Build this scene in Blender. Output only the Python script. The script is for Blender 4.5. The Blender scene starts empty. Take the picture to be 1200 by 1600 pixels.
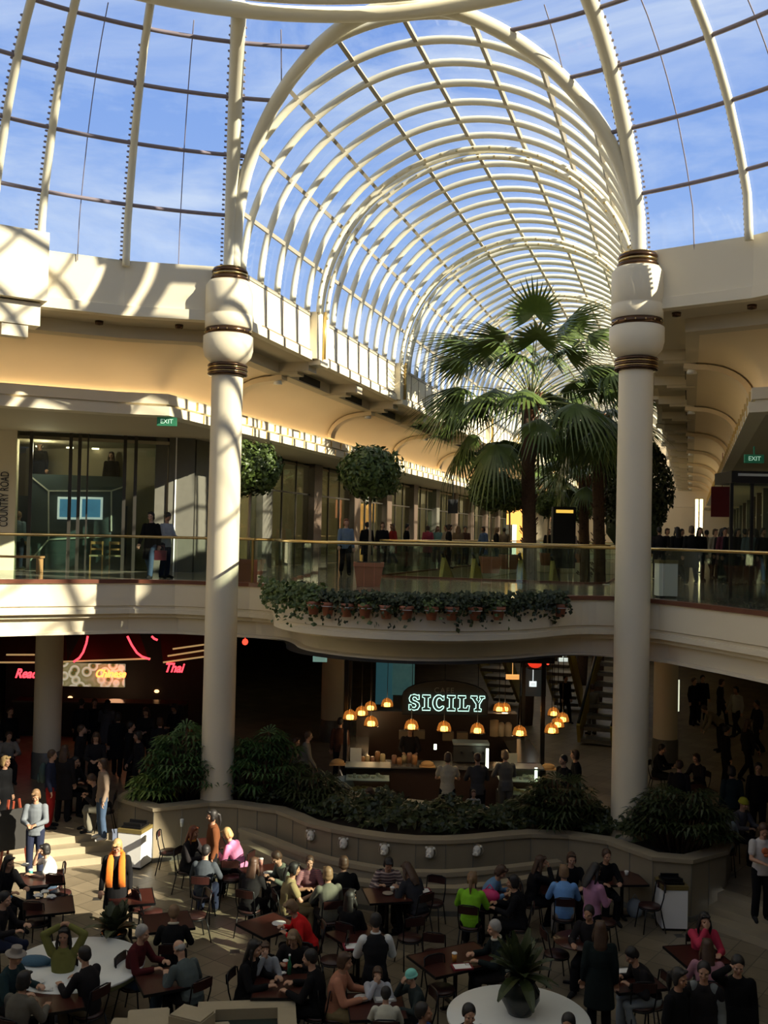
import bpy, math, random
import numpy as np
from mathutils import Vector, Matrix
from math import sin, cos, pi, radians, sqrt, atan2, hypot, tan
random.seed(7)
sc = bpy.context.scene
COL = sc.collection

# ---------------------------------------------------------------- camera
YAW, PIT, ROL = radians(17.1), radians(1.31), radians(1.26)
EYE = Vector((0, 0, 7.3))
FPX = 1555.0
fw = Vector((-sin(YAW)*cos(PIT), cos(YAW)*cos(PIT), sin(PIT)))
r0 = Vector((cos(YAW), sin(YAW), 0)); u0 = r0.cross(fw)
rt = r0*cos(ROL) + u0*sin(ROL); up = u0*cos(ROL) - r0*sin(ROL)
cd = bpy.data.cameras.new('camera'); cam = bpy.data.objects.new('camera', cd); COL.objects.link(cam)
cam.matrix_world = Matrix(((rt.x, up.x, -fw.x, EYE.x), (rt.y, up.y, -fw.y, EYE.y), (rt.z, up.z, -fw.z, EYE.z), (0, 0, 0, 1)))
cd.sensor_fit = 'VERTICAL'; cd.sensor_height = 36.0; cd.lens = FPX*36/1600.0
cd.clip_end = 400
sc.camera = cam

# ---------------------------------------------------------------- view
vs = sc.view_settings
vs.view_transform = 'Standard'; vs.look = 'None'; vs.gamma = 1.0; vs.use_curve_mapping = False
vs.exposure = 0.15

# ---------------------------------------------------------------- sky
W = bpy.data.worlds.new('sky'); sc.world = W; W.use_nodes = True
nt = W.node_tree; nt.nodes.clear()
wo = nt.nodes.new('ShaderNodeOutputWorld'); bg = nt.nodes.new('ShaderNodeBackground')
tc = nt.nodes.new('ShaderNodeTexCoord'); sep = nt.nodes.new('ShaderNodeSeparateXYZ')
mp = nt.nodes.new('ShaderNodeMapping'); mp.inputs['Scale'].default_value = (1.2, 1.2, 4.0)
nz = nt.nodes.new('ShaderNodeTexNoise'); nz.inputs['Scale'].default_value = 3.2; nz.inputs['Detail'].default_value = 9; nz.inputs['Roughness'].default_value = .62
nz.inputs['Distortion'].default_value = .6
cr = nt.nodes.new('ShaderNodeValToRGB'); cr.color_ramp.elements[0].position = .42; cr.color_ramp.elements[1].position = .74
cr.color_ramp.elements[0].color = (0, 0, 0, 1); cr.color_ramp.elements[1].color = (.75, .75, .75, 1)
gr = nt.nodes.new('ShaderNodeValToRGB')
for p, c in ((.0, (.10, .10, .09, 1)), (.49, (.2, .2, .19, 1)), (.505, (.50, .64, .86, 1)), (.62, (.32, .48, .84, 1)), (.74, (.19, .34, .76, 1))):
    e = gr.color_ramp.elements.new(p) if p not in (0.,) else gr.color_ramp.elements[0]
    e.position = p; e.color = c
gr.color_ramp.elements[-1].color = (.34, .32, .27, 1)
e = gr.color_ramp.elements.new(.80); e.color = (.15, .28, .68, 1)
e = gr.color_ramp.elements.new(.87); e.color = (.34, .33, .29, 1)  # sky above the view turned warm grey to take blue out of the light
ma = nt.nodes.new('ShaderNodeMath'); ma.operation = 'MULTIPLY_ADD'; ma.inputs[1].default_value = .5; ma.inputs[2].default_value = .5
mx = nt.nodes.new('ShaderNodeMix'); mx.data_type = 'RGBA'; mx.inputs['B'].default_value = (.72, .80, .92, 1)
L = nt.links.new
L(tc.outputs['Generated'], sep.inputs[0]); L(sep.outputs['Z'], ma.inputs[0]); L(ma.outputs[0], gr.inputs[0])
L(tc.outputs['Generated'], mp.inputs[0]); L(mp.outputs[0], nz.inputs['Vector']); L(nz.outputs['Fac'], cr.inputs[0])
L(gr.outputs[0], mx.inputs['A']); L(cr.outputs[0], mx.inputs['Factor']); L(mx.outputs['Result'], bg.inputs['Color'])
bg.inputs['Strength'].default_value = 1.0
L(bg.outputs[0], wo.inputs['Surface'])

# ---------------------------------------------------------------- sun
SUN_EL, SUN_AZ = radians(26.4), radians(-10)      # azimuth from +X
sd = bpy.data.lights.new('sun', 'SUN'); sd.energy = 12.0; sd.angle = radians(.6); sd.color = (1.0, .90, .70)
so = bpy.data.objects.new('sun', sd); COL.objects.link(so)
sv = Vector((cos(SUN_EL)*cos(SUN_AZ), cos(SUN_EL)*sin(SUN_AZ), sin(SUN_EL)))
so.rotation_euler = sv.to_track_quat('Z', 'Y').to_euler(); so.location = sv*60

# ---------------------------------------------------------------- materials
MATS = {}
def mat(name, col, rough=.6, metal=0., var=.10, scale=5., bump=0., emit=0., ecol=None, spec=.5):
    if name in MATS: return MATS[name]
    m = bpy.data.materials.new(name); m.use_nodes = True; n = m.node_tree; b = n.nodes['Principled BSDF']
    b.inputs['Roughness'].default_value = rough; b.inputs['Metallic'].default_value = metal
    b.inputs['Specular IOR Level'].default_value = spec
    t = n.nodes.new('ShaderNodeTexCoord'); z = n.nodes.new('ShaderNodeTexNoise'); z.inputs['Scale'].default_value = scale; z.inputs['Detail'].default_value = 5
    n.links.new(t.outputs['Object'], z.inputs['Vector'])
    x = n.nodes.new('ShaderNodeMix'); x.data_type = 'RGBA'
    c = col
    x.inputs['A'].default_value = (c[0]*(1-var), c[1]*(1-var), c[2]*(1-var), 1)
    x.inputs['B'].default_value = (min(1, c[0]*(1+var)), min(1, c[1]*(1+var)), min(1, c[2]*(1+var)), 1)
    n.links.new(z.outputs['Fac'], x.inputs['Factor']); n.links.new(x.outputs['Result'], b.inputs['Base Color'])
    if bump:
        bp = n.nodes.new('ShaderNodeBump'); bp.inputs['Strength'].default_value = bump; bp.inputs['Distance'].default_value = .02
        z2 = n.nodes.new('ShaderNodeTexNoise'); z2.inputs['Scale'].default_value = scale*8; n.links.new(t.outputs['Object'], z2.inputs['Vector'])
        n.links.new(z2.outputs['Fac'], bp.inputs['Height']); n.links.new(bp.outputs[0], b.inputs['Normal'])
    if emit:
        e = ecol or col; b.inputs['Emission Color'].default_value = (e[0], e[1], e[2], 1); b.inputs['Emission Strength'].default_value = emit
    MATS[name] = m
    return m
def glass(name, tint, refl=.06, rough=.02):
    m = bpy.data.materials.new(name); m.use_nodes = True; n = m.node_tree; n.nodes.clear()
    o = n.nodes.new('ShaderNodeOutputMaterial'); mi = n.nodes.new('ShaderNodeMixShader'); tr = n.nodes.new('ShaderNodeBsdfTransparent')
    gl = n.nodes.new('ShaderNodeBsdfGlossy'); gl.inputs['Roughness'].default_value = rough
    lw = n.nodes.new('ShaderNodeLayerWeight'); lw.inputs['Blend'].default_value = .35
    mu = n.nodes.new('ShaderNodeMath'); mu.operation = 'MULTIPLY_ADD'; mu.inputs[1].default_value = .3; mu.inputs[2].default_value = refl
    tr.inputs['Color'].default_value = (*tint, 1)
    n.links.new(lw.outputs['Fresnel'], mu.inputs[0]); n.links.new(mu.outputs[0], mi.inputs[0])
    n.links.new(tr.outputs[0], mi.inputs[1]); n.links.new(gl.outputs[0], mi.inputs[2]); n.links.new(mi.outputs[0], o.inputs[0])
    MATS[name] = m
    return m
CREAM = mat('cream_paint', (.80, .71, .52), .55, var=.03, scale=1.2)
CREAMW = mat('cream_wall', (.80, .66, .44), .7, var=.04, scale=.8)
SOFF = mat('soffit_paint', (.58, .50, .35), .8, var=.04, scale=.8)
STEEL = mat('painted_steel', (.80, .75, .58), .42, var=.03)
PURP = mat('purlin_paint', (.24, .20, .23), .5, var=.08)
BRASS = mat('brass', (.62, .46, .20), .22, 1., var=.12)
DBRASS = mat('dark_bronze', (.10, .055, .03), .25, .8, var=.2)
GOLD = mat('gold_trim', (.62, .42, .14), .3, .7, var=.1)
BROWN = mat('brown_kerb', (.16, .055, .03), .35, var=.15)
STONE = mat('planter_stone', (.25, .205, .13), .75, var=.14, scale=3, bump=.15)
STONEL = mat('coping_stone', (.34, .285, .19), .6, var=.1, scale=4, bump=.1)
GRAN = mat('grey_granite', (.13, .125, .105), .3, var=.25, scale=9)
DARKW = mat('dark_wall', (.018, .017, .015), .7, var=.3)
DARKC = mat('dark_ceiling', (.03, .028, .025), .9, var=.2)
BLACK = mat('black_metal', (.015, .015, .017), .35, .6, var=.1)
MAROON = mat('maroon_laminate', (.05, .014, .010), .3, var=.15)
WHITE = mat('white_laminate', (.74, .76, .74), .35, var=.03)
PWHITE = mat('white_plastic', (.85, .85, .82), .4, var=.03)
TERRA = mat('terracotta', (.46, .17, .09), .75, var=.15, scale=6)
SOIL = mat('soil', (.03, .02, .012), .95, var=.3)
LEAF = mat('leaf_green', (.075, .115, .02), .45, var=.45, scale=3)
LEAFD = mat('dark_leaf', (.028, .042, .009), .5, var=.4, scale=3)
LEAFY = mat('bright_leaf', (.16, .24, .05), .45, var=.35, scale=3)
PALMG = mat('palm_leaf', (.085, .125, .028), .4, var=.4, scale=2)
BARK = mat('palm_bark', (.10, .055, .03), .9, var=.4, scale=12, bump=.6)
WOODT = mat('pale_trunk', (.34, .25, .15), .8, var=.2, scale=8)
TAN = mat('tan_wood', (.45, .24, .10), .4, var=.15)
GLS = glass('roof_glass', (.93, .96, .98), .015)
GLR = glass('rail_glass', (.84, .90, .86), .01)
GLSHOP = glass('shop_glass', (.80, .86, .80), .03)
WATER = mat('water', (.02, .035, .03), .05, var=.1)
YEL = mat('escalator_yellow', (.42, .33, .06), .4, var=.1)
def emi(name, col, s): return mat(name, tuple(min(1, c) for c in col), .6, emit=s, ecol=col)
LAMPG = emi('lamp_glow', (1., .80, .45), 14.); LAMPA = glass('amber_glass', (.95, .45, .12), .04)
_n = LAMPA.node_tree; _e = _n.nodes.new('ShaderNodeEmission'); _e.inputs[0].default_value = (1, .36, .06, 1); _e.inputs[1].default_value = .55
_m = _n.nodes.new('ShaderNodeMixShader'); _m.inputs[0].default_value = .45; _o = [x for x in _n.nodes if x.type == 'OUTPUT_MATERIAL'][0]
_s = _o.inputs[0].links[0].from_socket; _n.links.new(_s, _m.inputs[1]); _n.links.new(_e.outputs[0], _m.inputs[2]); _n.links.new(_m.outputs[0], _o.inputs[0])
NEON = emi('red_neon', (1., .05, .07), 2.6); NEONH = emi('hot_neon', (1., .20, .04), 4.)
GREENG = emi('pale_green_neon', (.60, 1., .86), 1.2); TUBE = emi('tube_light', (.85, 1., .72), 4.)
EXITG = emi('exit_green', (.03, .20, .10), .12)
WARMP = emi('warm_panel', (1., .66, .28), 1.6); COOLP = emi('lit_white', (1., .96, .85), 1.4); BLUEP = emi('blue_panel', (.10, .35, .42), .10)

def floor_mat(name, base, tile, gap, rot=0., rough=.35, diamonds=False, var=.18):
    m = bpy.data.materials.new(name); m.use_nodes = True; n = m.node_tree; b = n.nodes['Principled BSDF']
    b.inputs['Roughness'].default_value = rough
    t = n.nodes.new('ShaderNodeTexCoord'); mpp = n.nodes.new('ShaderNodeMapping'); mpp.inputs['Rotation'].default_value = (0, 0, rot)
    n.links.new(t.outputs['Object'], mpp.inputs[0])
    br = n.nodes.new('ShaderNodeTexBrick'); br.offset = 0; br.inputs['Scale'].default_value = 1; br.inputs['Brick Width'].default_value = tile; br.inputs['Row Height'].default_value = tile
    br.inputs['Mortar Size'].default_value = gap; br.inputs['Bias'].default_value = 0
    br.inputs['Color1'].default_value = (*[c*(1-var) for c in base], 1); br.inputs['Color2'].default_value = (*[c*(1+var) for c in base], 1)
    br.inputs['Mortar'].default_value = (*[c*.35 for c in base], 1)
    n.links.new(mpp.outputs[0], br.inputs['Vector'])
    nz = n.nodes.new('ShaderNodeTexNoise'); nz.inputs['Scale'].default_value = 3; n.links.new(t.outputs['Object'], nz.inputs['Vector'])
    mm = n.nodes.new('ShaderNodeMix'); mm.data_type = 'RGBA'; mm.blend_type = 'MULTIPLY'; mm.inputs['Factor'].default_value = .35
    n.links.new(br.outputs['Color'], mm.inputs['A']); n.links.new(nz.outputs['Fac'], mm.inputs['B'])
    out = mm.outputs['Result']
    if diamonds:
        def M(op, a, b_=None):
            q = n.nodes.new('ShaderNodeMath'); q.operation = op
            for i, v in enumerate((a, b_)):
                if v is None: continue
                if isinstance(v, (int, float)): q.inputs[i].default_value = v
                else: n.links.new(v, q.inputs[i])
            return q.outputs[0]
        s = n.nodes.new('ShaderNodeSeparateXYZ'); n.links.new(mpp.outputs[0], s.inputs[0])
        P_ = tile*2
        ax = M('ABSOLUTE', M('SUBTRACT', M('PINGPONG', s.outputs[0], P_), P_)); ay = M('ABSOLUTE', M('SUBTRACT', M('PINGPONG', s.outputs[1], P_), P_))
        f = M('LESS_THAN', M('ADD', ax, ay), .12)
        md = n.nodes.new('ShaderNodeMix'); md.data_type = 'RGBA'; n.links.new(f, md.inputs['Factor']); n.links.new(out, md.inputs['A']); md.inputs['B'].default_value = (.03, .028, .025, 1)
        out = md.outputs['Result']
    n.links.new(out, b.inputs['Base Color'])
    MATS[name] = m
    return m
COURT = floor_mat('court_tile', (.24, .195, .13), .48, .008, radians(20), .4, True)
UPTILE = floor_mat('gallery_tile', (.34, .30, .23), .6, .006, 0, .12)
RAISED = floor_mat('raised_tile', (.30, .24, .16), .6, .006, radians(20), .45)

# ---------------------------------------------------------------- mesh helpers
class MB:
    def __init__(s): s.v = []; s.f = []; s.m = []; s.sm = []
    def add(s, vs, fs, mi=0, smooth=False):
        o = len(s.v); s.v += [tuple(p) for p in vs]
        for f in fs: s.f.append(tuple(i+o for i in f)); s.m.append(mi); s.sm.append(smooth)
        return s
    def box(s, c, d, rz=0, mi=0, M=None):
        x, y, z = d[0]/2, d[1]/2, d[2]/2
        vs = [Vector((a, b, e)) for e in (-z, z) for a, b in ((-x, -y), (x, -y), (x, y), (-x, y))]
        R = M or Matrix.Rotation(rz, 3, 'Z'); c = Vector(c)
        return s.add([R @ v + c for v in vs], [(3, 2, 1, 0), (4, 5, 6, 7), (0, 1, 5, 4), (1, 2, 6, 5), (2, 3, 7, 6), (3, 0, 4, 7)], mi)
    def bar(s, a, b, w, h, mi=0, upv=(0, 0, 1)):
        a, b = Vector(a), Vector(b); d = (b-a); l = d.length; d.normalize(); x = d.cross(Vector(upv))
        if x.length < 1e-4: x = Vector((1, 0, 0))
        x.normalize(); z = x.cross(d)
        M = Matrix((x, d, z)).transposed()
        return s.box((a+b)/2, (w, l, h), mi=mi, M=M)
    def tube(s, pts, r, n=8, mi=0, caps=True, closed=False, smooth=True, ry=None, upv=None):
        pts = [Vector(p) for p in pts]; N = len(pts)
        rs = r if isinstance(r, (list, tuple)) else [r]*N
        if ry is None: rys = rs
        else: rys = ry if isinstance(ry, (list, tuple)) else [ry]*N
        o = len(s.v); px = None
        for i, p in enumerate(pts):
            if closed: t = pts[(i+1) % N]-pts[i-1]
            else: t = pts[min(i+1, N-1)]-pts[max(i-1, 0)]
            if t.length < 1e-9: t = Vector((0, 0, 1))
            t.normalize()
            if upv is not None: x = Vector(upv).cross(t)
            elif px is None:
                x = t.cross(Vector((0, 0, 1)) if abs(t.z) < .9 else Vector((0, 1, 0)))
            else: x = px - t*px.dot(t)
            if x.length < 1e-6: x = t.orthogonal()
            x.normalize(); px = x; y = t.cross(x)
            for k in range(n):
                a = 2*pi*k/n
                q = p + x*(cos(a)*rs[i]) + y*(sin(a)*rys[i]); s.v.append(tuple(q))
        R = N if closed else N-1
        for i in range(R):
            j = (i+1) % N
            for k in range(n):
                k2 = (k+1) % n
                s.f.append((o+i*n+k, o+i*n+k2, o+j*n+k2, o+j*n+k)); s.m.append(mi); s.sm.append(smooth)
        if caps and not closed:
            s.f.append(tuple(o+k for k in range(n))[::-1]); s.m.append(mi); s.sm.append(False)
            s.f.append(tuple(o+(N-1)*n+k for k in range(n))); s.m.append(mi); s.sm.append(False)
        return s
    def lathe(s, prof, c=(0, 0, 0), n=24, mi=0, smooth=True, a0=0, a1=2*pi):
        o = len(s.v); full = abs(a1-a0-2*pi) < 1e-6; nn = n if full else n+1
        for r, z in prof:
            for k in range(nn):
                a = a0+(a1-a0)*k/n; s.v.append((c[0]+r*cos(a), c[1]+r*sin(a), c[2]+z))
        for i in range(len(prof)-1):
            for k in range(n):
                k2 = (k+1) % nn
                s.f.append((o+i*nn+k, o+i*nn+k2, o+(i+1)*nn+k2, o+(i+1)*nn+k)); s.m.append(mi); s.sm.append(smooth)
        return s
    def ball(s, c, r, n=12, mi=0, M=None):
        r = r if isinstance(r, (tuple, list)) else (r, r, r)
        o = len(s.v); h = n//2; c = Vector(c)
        for i in range(h+1):
            t = pi*i/h
            for k in range(n):
                a = 2*pi*k/n; q = Vector((sin(t)*cos(a)*r[0], sin(t)*sin(a)*r[1], -cos(t)*r[2]))
                if M: q = M @ q
                s.v.append(tuple(c+q))
        for i in range(h):
            for k in range(n):
                k2 = (k+1) % n; s.f.append((o+i*n+k, o+i*n+k2, o+(i+1)*n+k2, o+(i+1)*n+k)); s.m.append(mi); s.sm.append(True)
        return s
    def prism(s, poly, z0, z1, mi=0):
        n = len(poly); vs = [(p[0], p[1], z0) for p in poly]+[(p[0], p[1], z1) for p in poly]
        return s.add(vs, [tuple(range(n))[::-1], tuple(range(n, 2*n))]+[(i, (i+1) % n, n+(i+1) % n, n+i) for i in range(n)], mi)
    def build(s, name, m, parent=None, loc=None, rz=None):
        me = bpy.data.meshes.new(name); me.from_pydata(s.v, [], s.f)
        ms = m if isinstance(m, (list, tuple)) else [m]
        for x in ms: me.materials.append(x)
        me.polygons.foreach_set('material_index', s.m); me.polygons.foreach_set('use_smooth', s.sm)
        me.update(); me.validate()
        o = bpy.data.objects.new(name, me); COL.objects.link(o)
        if parent: o.parent = parent
        if loc is not None: o.location = loc
        if rz is not None: o.rotation_euler = (0, 0, rz)
        return o
def tag(o, label=None, cat=None, group=None, kind=None):
    if label: o['label'] = label
    if cat: o['category'] = cat
    if group: o['group'] = group
    if kind: o['kind'] = kind
    return o
def thing(name, label=None, cat=None, loc=(0, 0, 0), rz=0, group=None, kind=None):
    o = bpy.data.objects.new(name, None); COL.objects.link(o); o.location = loc; o.rotation_euler = (0, 0, rz)
    return tag(o, label, cat, group, kind)
def dup(o, parent=None, loc=None, rz=None, label=None, group=None, s=None):
    c = o.copy(); COL.objects.link(c)
    if parent: c.parent = parent
    if loc is not None: c.location = loc
    if rz is not None: c.rotation_euler = (0, 0, rz)
    if s is not None: c.scale = (s, s, s)
    if label: c['label'] = label
    if group: c['group'] = group
    for ch in KIDS(o): dup(ch, c)
    return c
_kids = {}
def KIDS(o):
    return [c for c in list(o.children)]
def at(px, py, z):
    d = fw + rt*((px-600)/FPX) - up*((py-800)/FPX); t = (z-EYE.z)/d.z
    return EYE + d*t
def atk(px, py, k):
    return EYE + (fw + rt*((px-600)/FPX) - up*((py-800)/FPX))*k
def offs(path, d, closed=False):
    """mitred offset of a 2D path, positive to the left of travel"""
    out = []; n = len(path)
    for i in range(n):
        p = Vector(path[i][:2])
        a = Vector(path[i-1][:2]) if (i > 0 or closed) else None; b = Vector(path[(i+1) % n][:2]) if (i < n-1 or closed) else None
        d1 = (p-a).normalized() if a is not None else None; d2 = (b-p).normalized() if b is not None else None
        if d1 is None: d1 = d2
        if d2 is None: d2 = d1
        n1 = Vector((-d1.y, d1.x)); n2 = Vector((-d2.y, d2.x)); m = (n1+n2).normalized()
        out.append(p + m*(d/max(.35, m.dot(n1))))
    return out
def sweep(mb, path, prof, closed=False, mi=0, smooth=False):
    """prof: list of (offset, z) ; path 2D"""
    rows = [[(q.x, q.y, z) for q in offs(path, d, closed)] for d, z in prof]
    n = len(path); o = len(mb.v)
    for r in rows: mb.v += r
    for j in range(len(prof)-1):
        for i in range(n if closed else n-1):
            i2 = (i+1) % n
            mb.f.append((o+j*n+i, o+j*n+i2, o+(j+1)*n+i2, o+(j+1)*n+i)); mb.m.append(mi if isinstance(mi, int) else mi[j]); mb.sm.append(smooth)
    return mb
def struct(o): o['kind'] = 'structure'; return o
# ================================================================ ROOF
C0 = Vector((-4.9, 10.3))
XC, RV, ZS = -5.72, 4.58, 13.4
ZT = [13.4, 14.2, 15, 15.8, 16.4, 16.9, 17.3, 17.65, 17.9, 18.0]; RT = [12.1, 12.0, 11.65, 11.2, 10.75, 10.3, 9.85, 9.35, 8.9, 8.7]
def RD(z): return float(np.interp(z, ZT, RT))
AX = 94.4; HALF = 22.6
def in_vault(x, y, z):
    for i in range(4):
        a = radians(-90*i); dx, dy = x-C0.x, y-C0.y
        u = dx*cos(a)-dy*sin(a)+C0.x; v = dx*sin(a)+dy*cos(a)
        if v > 0 and (u-XC)**2+(z-ZS)**2 < RV*RV: return True
    return False
def rot_arm(p, i):
    a = radians(90*i); dx, dy = p[0]-C0.x, p[1]-C0.y
    return (C0.x+dx*cos(a)-dy*sin(a), C0.y+dx*sin(a)+dy*cos(a)) + tuple(p[2:])
PURL = mat('vault_purlin', (.36, .32, .25), .5)
vault = struct(thing('ceiling_vault')); dome = struct(thing('ceiling_dome'))
# dome angles with ribs
def dome_pt(a, z, dr=0): return (C0.x+(RD(z)+dr)*cos(a), C0.y+(RD(z)+dr)*sin(a), z)
ribang = []
for i in range(4):
    for d in (HALF, HALF+11.2, HALF+22.4-2.4, HALF+22.4+2.4, HALF+33.6, HALF+44.8):
        ribang.append((AX+90*i+d, d))
zz = list(np.linspace(13.3, 17.98, 22))
for a, d in ribang:
    big = abs(d-HALF) < .1 or abs(d-HALF-44.8) < .1
    mb = MB(); mb.tube([dome_pt(radians(a), z) for z in zz], .16 if big else .085, 10)
    r = mb.build('rib', STEEL, dome)
    mb = MB()                                                      # row of little glazing clamps beside the rib
    for k in range(44 if big else 40):
        z = 13.45+k*.1
        if z > 17.9: break
        for s_ in ((-1, 1) if big else (1,)):
            p = dome_pt(radians(a+s_*(.95 if big else .5)), z, .06); mb.box(p, (.05, .05, .03))
    mb.build('clamp', PURP, r)
# extra small mullions inside arms (between column rib and arch)
# horizontal purlins
for z in (14.62, 15.80, 16.78, 17.55):
    mb = MB(); run = []
    for k in range(0, 721):
        a = radians(k*.5); p = dome_pt(a, z)
        if in_vault(*p):
            if len(run) > 1: mb.tube(run, .045, 6)
            run = []
        else: run.append(p)
    if len(run) > 1: mb.tube(run, .045, 6)
    mb.build('purlin', PURP, dome)
# thin glazing joints
for i in range(4):
    for d in (5.6, 16.2, 28.6, 39.2):
        a = radians(AX+90*i+HALF+d); mb = MB(); mb.tube([dome_pt(a, z, .05) for z in zz[:-1]], .012, 4)
        mb.build('glazing_joint', PURP, dome)
    for dd in (-1, 1):
        a = radians(AX+90*i+dd*(HALF-5.5)); pts = [dome_pt(a, z, .05) for z in zz[:-1] if not in_vault(*dome_pt(a, z))]
        mb = MB(); mb.tube(pts, .012, 4); mb.build('glazing_joint', PURP, dome)
# dome glass
mb = MB(); NA = 360; zg = list(np.linspace(13.4, 18.0, 40))
for i in range(NA):
    for j in range(len(zg)-1):
        a0, a1 = 2*pi*i/NA, 2*pi*(i+1)/NA
        q = [dome_pt(a0, zg[j], .08), dome_pt(a1, zg[j], .08), dome_pt(a1, zg[j+1], .08), dome_pt(a0, zg[j+1], .08)]
        if any(in_vault(*p) for p in (q[0], q[2])): continue
        mb.add(q, [(0, 1, 2, 3)], smooth=True)
mb.build('glass_pane', GLS, dome)
# ring beam
mb = MB(); n = 120
mb.tube([(C0.x+8.72*cos(2*pi*k/n), C0.y+8.72*sin(2*pi*k/n), 17.84) for k in range(n)], .15, 12, closed=True)
mb.tube([(C0.x+8.38*cos(2*pi*k/n), C0.y+8.38*sin(2*pi*k/n), 17.96) for k in range(n)], .09, 8, closed=True)
mb.build('ring_beam', STEEL, dome)
mb = MB(); mb.lathe([(8.3, 17.99), (8.0, 18.2), (7.8, 18.28)], (C0.x, C0.y, 0), 120)
g = mb.build('gold_band', GOLD, dome)
mb = MB()
for k in range(240):
    a = 2*pi*k/240
    mb.box((C0.x+8.0*cos(a), C0.y+8.0*sin(a), 18.17), (.09, .09, .09), a)
mb.build('lamp_bead', BRASS, g)
# upper lantern
for k in range(24):
    a = 2*pi*k/24; mb = MB(); mb.tube([(C0.x+7.75*cos(t)*cos(a), C0.y+7.75*cos(t)*sin(a), 18.3+2.6*sin(t)) for t in np.linspace(0, pi/2-.1, 14)], .09, 6)
    mb.build('rib', STEEL, dome)
mb = MB()
for t in (.3, .6, .9, 1.2):
    mb.tube([(C0.x+7.75*cos(t)*cos(2*pi*k/72), C0.y+7.75*cos(t)*sin(2*pi*k/72), 18.3+2.6*sin(t)) for k in range(72)], .05, 6, closed=True)
mb.build('purlin', PURP, dome)
mb = MB(); mb.lathe([(7.75*cos(t), 18.35+2.6*sin(t)) for t in np.linspace(0, pi/2, 14)], (C0.x, C0.y, 0), 60); mb.build('glass_pane', GLS, dome)

# vault
def vp(th, y, dr=0): return (XC+(RV+dr)*cos(th), y, ZS+(RV+dr)*sin(th))
def archY(th):
    x, _, z = vp(th, 0); R = RD(min(z, 18.0)); return C0.y+sqrt(max(0, R*R-(x-C0.x)**2))
YEND = 96.
def make_vault(parent, i=0, ymax=YEND, detail=True):
    ths = np.linspace(radians(1), radians(179), 61)
    arch = [(*vp(t, archY(t))[:2], vp(t, 0)[2]) for t in ths]
    mb = MB(); mb.tube([rot_arm(p, i) for p in arch], .15, 10); mb.build('arch', STEEL, parent)
    y = 19.45; ys = []
    while y < ymax: ys.append(y); y += 1.05
    for y in ys:
        seg = [t for t in ths if archY(t) < y-.05]
        if not seg: continue
        # split into runs
        runs = []; cur = [seg[0]]
        for a, b in zip(seg, seg[1:]):
            if b-a > .06: runs.append(cur); cur = [b]
            else: cur.append(b)
        runs.append(cur)
        mb = MB()
        for r_ in runs:
            if len(r_) > 1: mb.tube([rot_arm(vp(t, y), i) for t in r_], .092, 8)
        if not mb.v: continue
        mb.build('rib', STEEL, parent)
    if detail:
        yb = 26.4
        while yb < ymax:
            for dy in (-.33, .33):
                mb = MB(); mb.tube([vp(t, yb+dy, -.22) for t in ths], .075, 8); rb = mb.build('rib', STEEL, parent); rb['label'] = 'inner rib of a doubled main arch with small lamps'
                mb = MB()
                for t in ths[::2]: mb.box(vp(t, yb+dy-.09, -.24), (.05, .04, .05))
                mb.build('lamp_bead', BRASS, rb)
            yb += 8.4
    for d in (0, 19, 37, 55, 73, 91, 109.5, 128, 146, 163, 180):
        th = radians(min(179.5, max(.5, d))); y0 = archY(th)
        mb = MB(); mb.bar(rot_arm(vp(th, y0), i), rot_arm(vp(th, ymax), i), .09, .09, upv=(cos(th), 0, sin(th)) if i == 0 else (0, 0, 1)); mb.build('purlin', PURL, parent)
    mb = MB()
    for a, b in zip(ths, ths[1:]):
        ya, yb_ = archY(a), archY(b); nn = 12
        for k in range(nn):
            f0, f1 = k/nn, (k+1)/nn
            q = [vp(a, ya+(ymax-ya)*f0, .1), vp(b, yb_+(ymax-yb_)*f0, .1), vp(b, yb_+(ymax-yb_)*f1, .1), vp(a, ya+(ymax-ya)*f1, .1)]
            mb.add([rot_arm(p, i) for p in q], [(0, 1, 2, 3)], smooth=True)
    mb.build('glass_pane', GLS, parent)
make_vault(vault)
for i in (1, 3):
    v2 = struct(thing('ceiling_vault')); make_vault(v2, i, 34., False)

# ================================================================ FASCIA + COVE + LINTEL
def dpt(deg, r=12.1): return (C0.x+r*cos(radians(deg)), C0.y+r*sin(radians(deg)))
XL, XR = -10.28, -1.16
colL, colR = Vector((-10.3, 20.9)), Vector((-1.14, 21.7))
pathL = [dpt(AX+HALF+44.8, 12.15), dpt(AX+HALF+33.6, 12.2), dpt(AX+HALF+22.4, 12.3), dpt(AX+HALF+11.2, 12.2), (XL, 21.0)]+[(XL, y) for y in (27.0, 35.4, 43.8, 52.2, 60.6, 69, 77.4, 85.8, YEND)]
pathR = [(XR, y) for y in (YEND, 85.8, 77.4, 69, 60.6, 52.2, 43.8, 35.4, 27.0)]+[(XR, 21.8), dpt(AX-HALF-11.2, 12.3), dpt(AX-HALF-22.4, 12.2), dpt(AX-HALF-33.6, 12.2), dpt(AX-HALF-44.8, 12.15)]
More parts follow.
